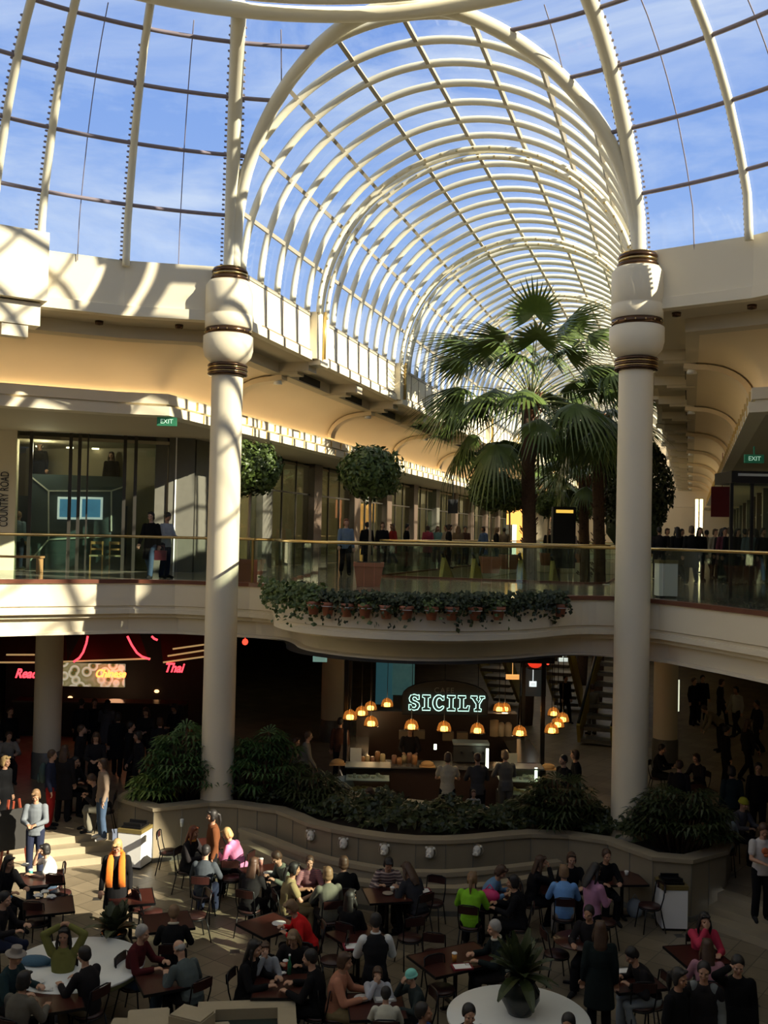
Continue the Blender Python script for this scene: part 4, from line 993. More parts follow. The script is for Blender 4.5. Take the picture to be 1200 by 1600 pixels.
for i, (px, py) in enumerate(((820, 1038), (849, 1040), (856, 1037), (383, 1003))):
    q = atk(px, py, 30); mb = MB(); mb.ball((0, 0, 0), .04 if i < 3 else .10, 8); mb.box((0, 0, (4.7-q.z)/2), (.012, .012, 4.7-q.z)); tag(mb.build('red_light', emi('red_dot', (1, .06, .03), 2 if i < 3 else .4), None, q), 'tiny red light near the lantern, %s' % ('left', 'right', 'far right')[i] if i < 3 else 'dull red light far behind the left tall column', 'light')
# easel at the left
q = at(14, 1372, 0); t = thing('easel', 'red wooden easel with a dark board at the left edge', 'easel', (q.x-.05, q.y+.2, 0), YAW+.6)
for sx in (-.3, .3):
    mb = MB(); mb.bar((sx, -.05, 0), (sx*.35, .12, 1.55), .04, .04); mb.build('leg', mat('red_wood2', (.25, .05, .025), .5), t)
mb = MB(); mb.bar((0, .6, 0), (0, .12, 1.5), .04, .04); mb.build('leg', mat('red_wood2', (.25, .05, .025)), t)
mb = MB(); mb.box((0, .0, .95), (.62, .03, .85), 0); mb.build('board', DARKW, t)
# ================================================================ PLANTS
def leafmesh(name, n, sampler, size, m, parent=None, aspect=2.2, seed=1, loc=None):
    rnd = random.Random(seed); v = []; f = []
    for i in range(n):
        p, nrm = sampler(rnd); nrm = (Vector(nrm)+Vector((rnd.gauss(0, .5), rnd.gauss(0, .5), rnd.gauss(0, .5)))).normalized()
        t = nrm.orthogonal(); t.rotate(Matrix.Rotation(rnd.uniform(0, 2*pi), 3, nrm)); b = nrm.cross(t); s = size*rnd.uniform(.6, 1.3)
        p = Vector(p); o = len(v); dr = nrm*(-s*.18)
        v += [tuple(p-t*s*.5+dr), tuple(p+b*s*.5/aspect), tuple(p+t*s*.5+dr), tuple(p-b*s*.5/aspect)]; f += [(o, o+1, o+3), (o+1, o+2, o+3)]
    me = bpy.data.meshes.new(name); me.from_pydata(v, [], f); me.materials.append(m); o = bpy.data.objects.new(name, me); COL.objects.link(o)
    if parent: o.parent = parent
    if loc: o.location = loc
    return o
def ballsamp(r, c=(0, 0, 0), sq=(1, 1, 1), shell=.75):
    def f(rnd):
        while True:
            d = Vector((rnd.gauss(0, 1), rnd.gauss(0, 1), rnd.gauss(0, 1)))
            if d.length > .1: break
        d.normalize(); q = rnd.uniform(shell, 1.04)*(1+.06*sin(d.x*7+d.z*5)+.05*sin(d.y*9))
        return (c[0]+d.x*r*q*sq[0], c[1]+d.y*r*q*sq[1], c[2]+d.z*r*q*sq[2]), d
    return f
def topiary(px, k, yb, zc, r, lab, pot=True, proto=None):
    q = atk(px, yb, k); q.z = 6.0; t = thing('round_ficus_tree', lab, 'tree', q, random.uniform(0, 6), 'clipped round trees along the gallery')
    leafmesh('foliage', 2600, ballsamp(r, (0, 0, zc-6), (1, 1, .86)), .13, LEAF, t, seed=int(px))
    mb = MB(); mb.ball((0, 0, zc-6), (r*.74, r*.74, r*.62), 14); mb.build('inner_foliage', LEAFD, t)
    mb = MB(); mb.tube([(0, 0, .5), (.03, .02, 1.3), (-.02, 0, zc-6-r*.4)], [.045, .035, .04], 8); mb.build('trunk', WOODT, t)
    p_ = thing('terracotta_pot', 'square terracotta pot of the '+lab.replace('clipped ', '').replace(' on a thin stem', ''), 'pot', q, YAW, 'terracotta pots of the round trees')
    mb = MB(); w = .36
    for z0, z1, w0, w1 in ((0, .5, w*.8, w), (.5, .6, w*1.06, w*1.06)):
        mb.add([(-w0, -w0, z0), (w0, -w0, z0), (w0, w0, z0), (-w0, w0, z0), (-w1, -w1, z1), (w1, -w1, z1), (w1, w1, z1), (-w1, w1, z1)], [(3, 2, 1, 0), (4, 5, 6, 7), (0, 1, 5, 4), (1, 2, 6, 5), (2, 3, 7, 6), (3, 0, 4, 7)])
    mb.build('body', TERRA, p_); mb = MB(); mb.box((0, 0, .595), (.6, .6, .02)); mb.build('soil', SOIL, p_)
topiary(388, 25.2, 900, 8.92, .80, 'clipped round tree just right of the left tall column')
topiary(576, 25.0, 900, 8.85, .80, 'clipped round tree on a thin stem in the middle of the gallery')
topiary(766, 36, 880, 9.0, .86, 'clipped round tree beyond the opening, first of the far pair')
topiary(795, 41, 880, 9.05, .82, 'clipped round tree beyond the opening, second of the far pair')
topiary(905, 55, 870, 9.0, .9, 'clipped round tree farthest along the arcade')
topiary(856, 48, 870, 8.95, .75, 'small clipped round tree between the palm trunks')

# fan palms
def frond_mesh(seed, petiole, fanr, droop):
    rnd = random.Random(seed); mb = MB()
    # petiole arcs outward along +X
    pts = []
    for i in range(9):
        s = i/8; pts.append((petiole*s, 0, -droop*s*s*petiole))
    mb.tube(pts, [.028-.012*i/8 for i in range(9)], 5)
    e = Vector(pts[-1]); d = (Vector(pts[-1])-Vector(pts[-2])).normalized(); sd = Vector((0, 1, 0)); nm = d.cross(sd).normalized()
    nb = 30
    for i in range(nb):
        a = radians(-125+250*i/(nb-1)); l = fanr*(1-.32*abs(a)/2.2)*rnd.uniform(.9, 1.08)
        dr = d*cos(a)+sd*sin(a); w = .06
        side = nm.cross(dr).normalized(); o = len(mb.v); prev = e
        for j in range(5):
            s = j/4; q = e+dr*(l*s)+Vector((0, 0, -1))*(l*s*s*s*rnd.uniform(.7, 1.15)) + nm*(-.10*sin(s*pi)-.16*s*abs(sin(a)))
            ww = w*(min(1, .4+2*s)-.1*s if s < .55 else max(.04, (1-s)*2.0)); mb.v += [tuple(q+side*ww), tuple(q-side*ww)]
        for j in range(4): mb.f.append((o+2*j, o+2*j+1, o+2*j+3, o+2*j+2)); mb.m.append(1); mb.sm.append(False)
    return mb
def palm(loc, lab, zt, n, pet, fan, seed, tr=.26):
    t = thing('fan_palm', lab, 'palm', loc, 0, 'fan palms in the arcade opening'); H = zt-loc[2]; rnd = random.Random(seed)
    mb = MB(); zs = np.linspace(0, H, 26); mb.tube([(.1*sin(z*.4), .05*sin(z*.5), z) for z in zs], [tr*(1.05-.15*z/H)*(1+.05*(i % 2)) for i, z in enumerate(zs)], 12)
    for i in range(150):
        z = H*(.45+.55*rnd.random()); a = rnd.uniform(0, 2*pi); r = tr*.97
        mb.bar((r*cos(a), r*sin(a), z), ((r+.09)*cos(a), (r+.09)*sin(a), z+.12), .07, .02)
    mb.build('trunk', BARK, t)
    mb = MB()
    for i in range(60):
        a = rnd.uniform(0, 2*pi); z = H-.9+rnd.uniform(0, .9); mb.bar((.2*cos(a), .2*sin(a), z), (.42*cos(a), .42*sin(a), z+.35), .06, .03)
    mb.build('leaf_base', mat('boot_red', (.22, .09, .04), .8, var=.4), t)
    protos = []
    for v in range(3):
        m_ = frond_mesh(seed*7+v, pet*(1, .9, 1.1)[v], fan*(1, 1.05, .92)[v], (.25, .38, .18)[v])
        protos.append(m_)
    mats = [mat('petiole', (.16, .18, .06), .5), PALMG]; first = {}
    for i in range(n):
        v = i % 3; az = i*2.399+rnd.uniform(-.2, .2); el = radians(82-97*(i/n)**.85+rnd.uniform(-6, 6)); s = rnd.uniform(.9, 1.08)
        if v not in first: o = protos[v].build('frond', mats, t); first[v] = o
        else: o = first[v].copy(); COL.objects.link(o); o.parent = t
        o.location = (0, 0, H-.1-.25*i/n); o.rotation_euler = (rnd.uniform(-.2, .2), -el, az); o.rotation_mode = 'XYZ'; o.scale = (s, s, s)
    return t
p1 = atk(826, 830, 36.7); palm((p1.x, p1.y, .45), 'tall fan palm rising between the two tall columns', 12.5, 52, 2.9, 1.5, 3)
p2 = atk(912, 830, 47); palm((p2.x, p2.y, .45), 'shorter fan palm behind the tall palm, toward the right column', 10.6, 26, 1.5, 1.05, 5, .24)
p3 = atk(868, 830, 56); palm((p3.x, p3.y, .45), 'farthest small fan palm seen under the tall palm crown', 10.4, 22, 1.3, 1.05, 8, .2)
p3 = atk(935, 830, 41); palm((p3.x, p3.y, .45), 'dark fan palm half hidden by the right tall column', 12.1, 26, 1.7, 1.2, 9, .24)
q = atk(990, 830, 42); t = thing('weeping_fig_tree', 'big dark weeping fig behind the right tall column', 'tree', (q.x, q.y, .45))
def weep(rnd):
    a = rnd.uniform(0, 2*pi); z = rnd.uniform(0, 1); r = (.35+1.25*sin(pi*min(1, z*.85+.12)))*rnd.uniform(.75, 1.05); return (r*cos(a), r*sin(a), 11.4-.45-4.4*z), (cos(a), sin(a), .1)
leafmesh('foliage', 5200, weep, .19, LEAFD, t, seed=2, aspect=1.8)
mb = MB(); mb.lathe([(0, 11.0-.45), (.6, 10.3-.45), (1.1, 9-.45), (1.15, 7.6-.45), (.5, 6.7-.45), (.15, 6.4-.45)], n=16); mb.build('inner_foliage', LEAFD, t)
mb = MB(); mb.tube([(0, 0, 0), (.05, 0, 8)], [.16, .1], 10); mb.build('trunk', BARK, t)
# rhapis / leafy shrubs on the planter
def fanshrub(loc, r, h, n, lab, seed, m=LEAFD, grp='leafy shrubs on the stone planter', blade=.36):
    t = thing('lady_palm_shrub', lab, 'shrub', loc, 0, grp); rnd = random.Random(seed); mb = MB(); ms = MB()
    for i in range(n):
        a = rnd.uniform(0, 2*pi); rr = r*sqrt(rnd.random()); z = h*(1-.55*(rr/r)**2)*rnd.uniform(.45, 1.0)
        base = Vector((rr*.5*cos(a), rr*.5*sin(a), 0)); top = Vector((rr*cos(a), rr*sin(a), z))
        ms.tube([base, base.lerp(top, .5)+Vector((0, 0, .1)), top], .012, 4)
        d = Vector((cos(a), sin(a), rnd.uniform(-.1, .9))).normalized(); sd = d.cross(Vector((0, 0, 1))).normalized()
        for k in range(9):
            b = radians(-110+220*k/8); dr = d*cos(b)+sd*sin(b); l = blade*rnd.uniform(.8, 1.15); side = dr.cross(d.cross(sd)).normalized(); w = .028
            m1 = top+dr*l*.55+Vector((0, 0, .015)); e = top+dr*l+Vector((0, 0, -l*.30)); o = len(mb.v)
            mb.v += [tuple(top), tuple(m1+side*w), tuple(m1-side*w), tuple(e)]; mb.f += [(o, o+1, o+2), (o+1, o+3, o+2)]; mb.m += [0, 0]; mb.sm += [False, False]
    mb.build('foliage', m, t); ms.build('stem', BARK, t); return t
def on_planter(px, py, z=1.1): q = at(px, py, z); return (q.x, q.y, 1.08)
G2 = mat('shrub_green', (.05, .11, .028), .45, var=.45, scale=3)
fanshrub((-11.15, 20.9, 1.08), .85, 1.75, 150, 'large leafy shrub at the left end of the planter', 1, G2)
fanshrub((-9.35, 21.5, 1.08), .85, 1.75, 150, 'large leafy shrub just right of the left tall column', 2, G2)
fanshrub((-11.65, 20.45, 1.08), .45, .75, 60, 'small yellow-green plant at the planter left corner', 3, LEAFY)
fanshrub((-2.6, 21.6, 1.08), .75, 1.2, 110, 'dark leafy shrub left of the right tall column', 4)
fanshrub((-.1, 21.2, 1.08), .95, 1.35, 160, 'dark leafy shrub right of the right tall column', 5)
fanshrub((-8.1, 21.3, 1.08), .7, .9, 90, 'low dark shrub beside the large shrub right of the left column', 6)
def hedge(rnd):
    u = rnd.random(); w = rnd.random()**.7; a = along(fl, .14+.72*u); b = along(bl, .14+.72*u); p = a.lerp(b, .06+.8*w)
    h = .42*(.6+.4*sin(u*40)*sin(w*6)+.3*rnd.random()); return (p.x, p.y, 1.1+h*rnd.uniform(.5, 1.1)), (0, -.5, 1)
hd = leafmesh('hedge', 6500, hedge, .15, LEAFD, None, seed=4); tag(hd, 'dark low hedge filling the curved planter behind the lion heads', 'hedge', kind='stuff')
# pots hooked on the curved balcony, ivy
eb = offs(edge, -.17); eb = [p for p in eb]
def edge_at(px, off):
    P_ = lerp_path([tuple(p) for p in offs(edge, off)[3:-3]], .04); best = None
    for q in P_:
        d = Vector((q.x, q.y, 5.8))-EYE; u = 600+FPX*d.dot(rt)/d.dot(fw)
        if best is None or abs(u-px) < best[0]: best = (abs(u-px), q)
    return best[1]
ords = ['first', 'second', 'third', 'fourth', 'fifth', 'sixth', 'seventh', 'eighth', 'ninth', 'tenth', 'eleventh']
for i, px in enumerate((489, 513, 541, 569, 603, 636, 673, 706, 742, 779, 876)):
    q = edge_at(px, -.19); t = thing('hanging_pot', 'terracotta pot hooked on the curved balcony, %s from the left' % ords[i], 'pot', (q.x, q.y, 5.65), 0, 'pots hooked on the curved balcony')
    mb = MB(); mb.lathe([(.0, 0), (.09, 0), (.125, .2), (.145, .2), (.15, .27), (.13, .27), (.12, .22), (0, .22)], n=16); mb.build('body', TERRA, t)
    mb = MB(); mb.tube([(.14*cos(2*pi*k/14), .14*sin(2*pi*k/14), .19) for k in range(14)], .008, 5, closed=True); mb.build('holder_ring', PWHITE, t)
    def ivy(rnd):
        if rnd.random() < .6: a = rnd.uniform(0, 2*pi); r = .24*sqrt(rnd.random()); return (r*cos(a), r*sin(a), .27+rnd.uniform(0, .16)), (cos(a), sin(a), 1)
        a = rnd.uniform(0, 2*pi); s = rnd.random(); return (.2*cos(a)+.05*sin(s*9), .2*sin(a), .25-.5*s*rnd.random()), (cos(a), sin(a), .2)
    iv = leafmesh('ivy', 80, ivy, .075, LEAFD if i % 3 else LEAF, None, aspect=1.3, seed=i, loc=(q.x, q.y, 5.65)); tag(iv, 'ivy growing from the hooked balcony pot, %s from the left' % ords[i], 'ivy', 'ivy in the balcony pots')
def ivyrow(a, b, seed, n=900, drop=.45, up_=.3):
    A = edge_at(a, -.12); 
    def f(rnd):
        px = rnd.uniform(a, b); q = EP[int(px)]; s = rnd.random(); return (q.x+rnd.uniform(-.12, .1), q.y+rnd.uniform(-.15, .1), 5.98+up_*rnd.random()-(up_+drop)*s*s*(.6+.4*sin(px*.35))), (0, -1, .5)
    return leafmesh('trailing_ivy', n, f, .085, LEAF if seed == 1 else LEAFD, None, aspect=1.3, seed=seed)
EP = {px: edge_at(px, -.14) for px in range(410, 900)}
tag(ivyrow(414, 500, 1, 1000, .35, .3), 'bushy ivy spilling over the left end of the curved balcony', 'ivy', kind='thing')
tag(ivyrow(500, 720, 2, 900, .08, .2), 'dark ivy fringe along the middle of the curved balcony', 'ivy', kind='thing')
tag(ivyrow(720, 885, 3, 1000, .2, .22), 'dark ivy fringe along the right of the curved balcony', 'ivy', kind='thing')
# plants on the round white tables
def bigplant(loc, r, h, n, lab, m, seed):
    t = thing('potted_plant', lab, 'plant', loc); rnd = random.Random(seed); mb = MB()
    for i in range(n):
        a = rnd.uniform(0, 2*pi); el = radians(rnd.uniform(15, 80)); l = r*rnd.uniform(.7, 1.1); d = Vector((cos(a)*cos(el), sin(a)*cos(el), sin(el))); sd = d.cross(Vector((0, 0, 1))).normalized(); base = Vector((0, 0, .48)); o = len(mb.v)
        for j in range(6):
            s = j/5; q = base+d*(l*s)+Vector((0, 0, -l*.55*s*s*cos(el))); w = .085*sin(pi*min(1, s*.9+.05))**.8; mb.v += [tuple(q+sd*w), tuple(q-Vector((0, 0, .02))), tuple(q-sd*w)]
        for j in range(5):
            for c in (0, 1): mb.f.append((o+3*j+c, o+3*j+c+1, o+3*j+4+c, o+3*j+3+c)); mb.m.append(0); mb.sm.append(False)
    mb.build('foliage', m, t)
    mb = MB(); mb.lathe([(0, 0), (.17, 0), (.19, .05), (.27, .2), (.27, .3), (.2, .42), (.22, .48), (.19, .48), (0, .42)], n=24); mb.build('pot', mat('dark_glazed', (.02, .025, .022), .12), t)
# ================================================================ PEOPLE
def remesh(mb, vox, name, sm=3):
    me = bpy.data.meshes.new('tmp'); me.from_pydata(mb.v, [], mb.f); o = bpy.data.objects.new('tmp', me); COL.objects.link(o)
    md = o.modifiers.new('r', 'REMESH'); md.mode = 'VOXEL'; md.voxel_size = vox; md.use_smooth_shade = True
    if sm: m2 = o.modifiers.new('s', 'SMOOTH'); m2.iterations = sm; m2.factor = .5
    dg = bpy.context.evaluated_depsgraph_get(); r = bpy.data.meshes.new_from_object(o.evaluated_get(dg)); r.name = name
    bpy.data.objects.remove(o); r.materials.clear(); r.materials.append(CREAM)
    r.polygons.foreach_set('use_smooth', [True]*len(r.polygons)); return r
def V(*a): return Vector(a)
POSES = {
 'sit_table': dict(sit=1, lean=12, hl='table', hr='table'), 'sit_eat': dict(sit=1, lean=14, hl='table', hr='mouth'), 'sit_lap': dict(sit=1, lean=3, hl='lap', hr='lap'),
 'sit_lean': dict(sit=1, lean=30, hl='table', hr='table', hp=25), 'sit_head': dict(sit=1, lean=-6, hl='head', hr='head'), 'sit_rest': dict(sit=1, lean=-4, hl='table', hr='lap', hp=-4),
 'stand': dict(hl='down', hr='down'), 'stand_hold': dict(hl='hold', hr='hold', hp=30, lean=3), 'stand_look': dict(hl='down', hr='swing', hp=34, lean=5), 'walk': dict(hl='down', hr='swing', walk=1, lean=3), 'stand_phone': dict(hl='down', hr='ear', hp=15, lean=4),
 'stand_counter': dict(hl='counter', hr='counter', lean=8, hp=12), 'bend': dict(hl='reach', hr='reach', lean=55, hp=10)}
def skel(n):
    P = POSES[n]; s = {}; sit = P.get('sit'); hz = .545 if sit else .94; ln = radians(P.get('lean', 0)); t = V(0, -sin(ln), cos(ln))
    pel = V(0, .03 if sit else 0, hz); s['pel'] = pel; s['t'] = t; s['neck'] = pel+t*.545
    hd = V(0, -sin(ln*.6+.12), cos(ln*.6+.12)); s['head'] = s['neck']+hd*.165; s['hp'] = radians(P.get('hp', 5))+ln*.4
    s['hand'] = {}
    for sg, k in ((-1, 'hr'), (1, 'hl')):
        sh = pel+t*.465+V(sg*.175, .01, 0); K = P[k]; hc = s['head']
        T = dict(down=V(sg*.25, -.05, hz-.12), swing=V(sg*.24, -.22, hz-.02), table=V(sg*.16, -.40, .80), lap=V(sg*.10, -.26, .68), mouth=hc+V(sg*.03, -.15, -.09), head=hc+V(sg*.07, .04, .13),
                 hold=V(sg*.08, -.30, 1.12), ear=hc+V(sg*.11, -.03, -.03), counter=V(sg*.18, -.40, 1.10), reach=V(sg*.12, -.62, .55))[K]
        pole = dict(head=V(sg*1, -.1, .15), mouth=V(sg*.5, -.2, -1), ear=V(sg*.8, -.2, -.8), down=V(sg*.3, 1, 0), swing=V(sg*.3, 1, -.2)).get(K, V(sg*.7, .35, -1))
        a, b = .285, .255; d = T-sh; L_ = min(d.length, a+b-.01); d.normalize(); T = sh+d*L_; x = (a*a-b*b+L_*L_)/(2*L_); h = sqrt(max(0, a*a-x*x)); pp = pole-d*pole.dot(d); pp.normalize()
        s['hand'][sg] = (sh, sh+d*x+pp*h, T, K)
    s['leg'] = {}
    for sg in (-1, 1):
        hip = pel+V(sg*.09, 0, -.02)
        if sit: kn, an, to = V(sg*.12, -.42, .50), V(sg*.13, -.36+.05*sg, .09), V(sg*.15, -.54+.05*sg, .03)
        elif P.get('walk'): kn, an, to = (V(.09*sg, -.18, .52), V(.09*sg, -.24, .10), V(.10*sg, -.43, .05)) if sg > 0 else (V(.09*sg, .02, .49), V(.09*sg, .26, .16), V(.10*sg, .12, .03))
        else: kn, an, to = V(sg*.10, -.02, .50), V(sg*.11, .03, .09), V(sg*.14, -.15, .03)
        s['leg'][sg] = (hip, kn, an, to)
    return s
def torso(mb, s, g=0, top=1):
    p = s['pel']; t = s['t']; bend = V(0, .02, 0)
    pts = [p-t*.09, p, p+t*.16+bend*.3, p+t*.30+bend, p+t*.42+bend, p+t*.50+bend*.7, p+t*.545]
    rx = [.13, .168, .140, .165, .172, .12, .06]; ry = [.09, .118, .10, .12, .108, .078, .055]
    if not top: pts = pts[:3]; rx = rx[:3]; ry = ry[:3]
    mb.tube(pts, [r+g for r in rx], 16, ry=[r+g for r in ry], upv=(0, 1, 0))
def limb(mb, pts, rs, g=0):
    mb.tube(pts, [r+g for r in rs], 10)
    for p, r in zip(pts, rs): mb.ball(p, r+g, 10)
def arm(mb, sh, el, ha, g=0, end=1.0, K=None):
    limb(mb, [sh, sh.lerp(el, .5), el], [.056, .047, .040], g); e = el.lerp(ha, end)
    limb(mb, [el, el.lerp(e, .35), e], [.040, .039, .030 if end > .6 else .037], g)
def hand(mb, el, ha, sg, K):
    d = (ha-el).normalized(); up_ = V(0, 0, 1) if abs(d.z) < .8 else V(0, -1, 0); side = d.cross(up_).normalized()*(-sg if K != 'down' else 1); nm = side.cross(d).normalized()
    if nm.z > 0: nm = -nm
    limb(mb, [ha-d*.02, ha+d*.02], [.026, .027]); c = ha+d*.055
    for k in range(4):
        o = (k-1.5)*.0205; limb(mb, [ha+d*.02+side*o*.7, c+d*.03+side*o], [.017, .015])
        L_ = (.062, .072, .067, .052)[k]; b = c+d*.03+side*o; m = b+(d*.9+nm*.35).normalized()*L_*.5; e = m+(d*.45+nm*.9).normalized()*L_*.5
        limb(mb, [b, m, e], [.0105, .0100, .0090])
    b = ha+d*.02-side*.028; m = b+(d*.6-side*.7+nm*.3).normalized()*.038; limb(mb, [b, m, m+(d*.9+nm*.4).normalized()*.032], [.014, .012, .010])
def headM(s): return Matrix.Translation(s['head']) @ Matrix.Rotation(s['hp'], 4, 'X')
def mk_head(mb, s):
    M = headM(s); R = M.to_3x3()
    def B(c, r, n=14): mb.ball(M @ V(*c), r, n, M=R)
    B((0, .008, .025), (.076, .094, .092), 20); B((0, -.028, -.035), (.057, .062, .075), 16); B((0, -.055, -.085), (.028, .028, .025)); B((0, -.095, -.012), (.012, .02, .024), 10); B((0, -.103, -.024), (.017, .014, .012), 10)
    for sg in (-1, 1): B((sg*.076, .012, -.005), (.012, .02, .032), 10); B((sg*.04, -.066, -.03), (.024, .02, .022)); B((sg*.03, -.078, .022), (.024, .016, .010), 8)
    B((0, -.083, -.057), (.026, .012, .008), 8); B((0, -.083, -.066), (.022, .012, .007), 8)
    mb.tube([s['neck']-s['t']*.05, s['neck']+(s['head']-s['neck'])*.2, M @ V(0, .02, -.05)], [.062, .052, .05], 12)
CACHE = {}
def body_meshes(n):
    if n in CACHE: return CACHE[n]
    s = skel(n); c = {'s': s}
    mb = MB(); torso(mb, s); mk_head(mb, s)
    for sg, (sh, el, ha, K) in s['hand'].items(): arm(mb, sh, el, ha); hand(mb, el, ha, sg, K)
    for sg, (h, k, a, t) in s['leg'].items(): limb(mb, [h, h.lerp(k, .5), k, k.lerp(a, .35), a], [.085, .072, .052, .053, .035]); limb(mb, [a+V(0, .03, -.05), t], [.036, .028])
    c['body'] = remesh(mb, .0085, 'body', 2)
    for long_ in (0, 1):
        mb = MB(); torso(mb, s, .016)
        for sg, (sh, el, ha, K) in s['hand'].items():
            e = 1.0 if long_ else 0
            limb(mb, [sh, sh.lerp(el, .5), el] if long_ else [sh, sh.lerp(el, .6)], [.060, .052, .046] if long_ else [.060, .056], .014)
            if long_: limb(mb, [el, el.lerp(ha, .93)], [.045, .036], .012)
        if POSES[n].get('sit'): mb.tube([s['pel']+V(0, 0, -.03), s['pel']+V(0, -.02, -.0), s['pel']+V(0, 0, .1)], [.16, .185, .17], 14, ry=[.12, .14, .13], upv=(0, 1, 0))
        else: mb.tube([s['pel']+V(0, 0, -.10), s['pel']+V(0, 0, .12)], [.185, .165], 14, ry=[.135, .12], upv=(0, 1, 0))
        mb.tube([s['neck']-s['t']*.06, s['neck']+s['t']*.0], [.095, .062], 12)
        c['top%d' % long_] = remesh(mb, .015, 'sweater', 3)
        if long_:
            if POSES[n].get('sit'): mb.tube([s['pel']+V(0, .1, -.04), s['pel']+V(0, -.2, -.01), s['pel']+V(0, -.30, -.02)], [.20, .19, .19], 14, ry=[.07, .09, .08])
            else: mb.tube([s['pel']+V(0, 0, .15), s['pel']+V(0, 0, -.1), s['pel']+V(0, 0, -.42)], [.17, .205, .235], 16, ry=[.13, .15, .17], upv=(0, 1, 0))
            c['coat'] = remesh(mb, .017, 'coat', 3)
    mb = MB(); torso(mb, s, .012, 0)
    for sg, (h, k, a, t) in s['leg'].items(): limb(mb, [h, h.lerp(k, .5), k, k.lerp(a, .5), k.lerp(a, .97)], [.092, .082, .064, .062, .060], .012)
    c['trousers'] = remesh(mb, .016, 'trousers', 3)
    mb = MB()
    for sg, (h, k, a, t) in s['leg'].items():
        limb(mb, [a+V(0, .03, -.045), a.lerp(t, .5)+V(0, 0, -.01), t], [.045, .044, .036])
    c['shoes'] = remesh(mb, .012, 'shoes', 2)
    CACHE[n] = c; return c
HC = {}
def hair(kind):
    if kind in HC: return HC[kind]
    mb = MB(); B = lambda c, r, n=14: mb.ball(c, r, n)
    B((0, .022, .045), (.088, .098, .090), 18); B((0, .05, .0), (.080, .072, .085), 14)
    for sg in (-1, 1): B((sg*.07, .02, .02), (.022, .05, .055), 10)
    if kind in ('long', 'bob', 'pony'):
        for sg in (-1, 1): B((sg*.074, .01, -.03), (.022, .04, .07), 10); B((sg*.03, -.06, .10), (.045, .035, .02), 10)
    if kind == 'bob': B((0, .055, -.05), (.085, .055, .07))
    if kind == 'long': mb.tube([(0, .06, .02), (0, .085, -.1), (0, .10, -.22), (0, .10, -.34)], [.085, .095, .10, .06], 12, ry=[.05, .045, .04, .02], upv=(0, 1, 0)); [mb.tube([(sg*.08, .01, 0), (sg*.10, -.01, -.12), (sg*.09, -.03, -.24)], [.025, .028, .012], 8) for sg in (-1, 1)]
    if kind == 'pony': mb.tube([(0, .10, .04), (0, .15, .0), (0, .16, -.12), (0, .14, -.24)], [.025, .035, .034, .01], 8)
    if kind == 'bald': mb = MB(); mb.ball((0, .06, .0), (.074, .05, .06), 12); [mb.ball((sg*.072, .02, .01), (.014, .035, .04), 8) for sg in (-1, 1)]
    if kind == 'beanie': mb = MB(); mb.ball((0, .012, .055), (.092, .108, .095), 18); mb.tube([(.088*cos(a), .012+.102*sin(a), .03) for a in np.linspace(0, 2*pi, 20, endpoint=False)], .018, 8, closed=True)
    if kind == 'hat': mb = MB(); mb.lathe([(0, .15), (.075, .145), (.085, .06), (.15, .045), (.155, .035), (.0, .04)], n=20)
    HC[kind] = remesh(mb, .010, 'hair_'+kind, 2); return HC[kind]
mb = MB()
for sg in (-1, 1): mb.ball((sg*.03, -.081, .004), (.011, .006, .006), 8)
EYES = mb.build('eyes', mat('eye_dark', (.02, .015, .012), .3)).data
bpy.data.objects.remove(bpy.data.objects['eyes'])
mb = MB(); mb.ball((0, -.095, -.061), (.021, .006, .006), 8); LIPS = mb.build('lips', mat('lips', (.30, .09, .07), .5)).data
bpy.data.objects.remove(bpy.data.objects['lips'])
def cm(c):
    k = 'cloth_%02x%02x%02x' % tuple(int(min(1, x)*255) for x in c); return mat(k, c, .9, var=.14, scale=14, spec=.12)
HAIRC = dict(black=(.012, .010, .009), brown=(.06, .03, .015), blond=(.42, .28, .12), red=(.17, .05, .02), grey=(.32, .31, .29), lb=(.20, .12, .06))
SKINS = [mat('skin_%d' % i, c, .5, var=.05) for i, c in enumerate(((.50, .29, .19), (.42, .23, .14), (.34, .18, .11)))]
def mo(name, me, m, parent):
    o = bpy.data.objects.new(name, me); COL.objects.link(o); o.parent = parent; o.material_slots[0].link = 'OBJECT'; o.material_slots[0].material = m; return o
NP = [0]
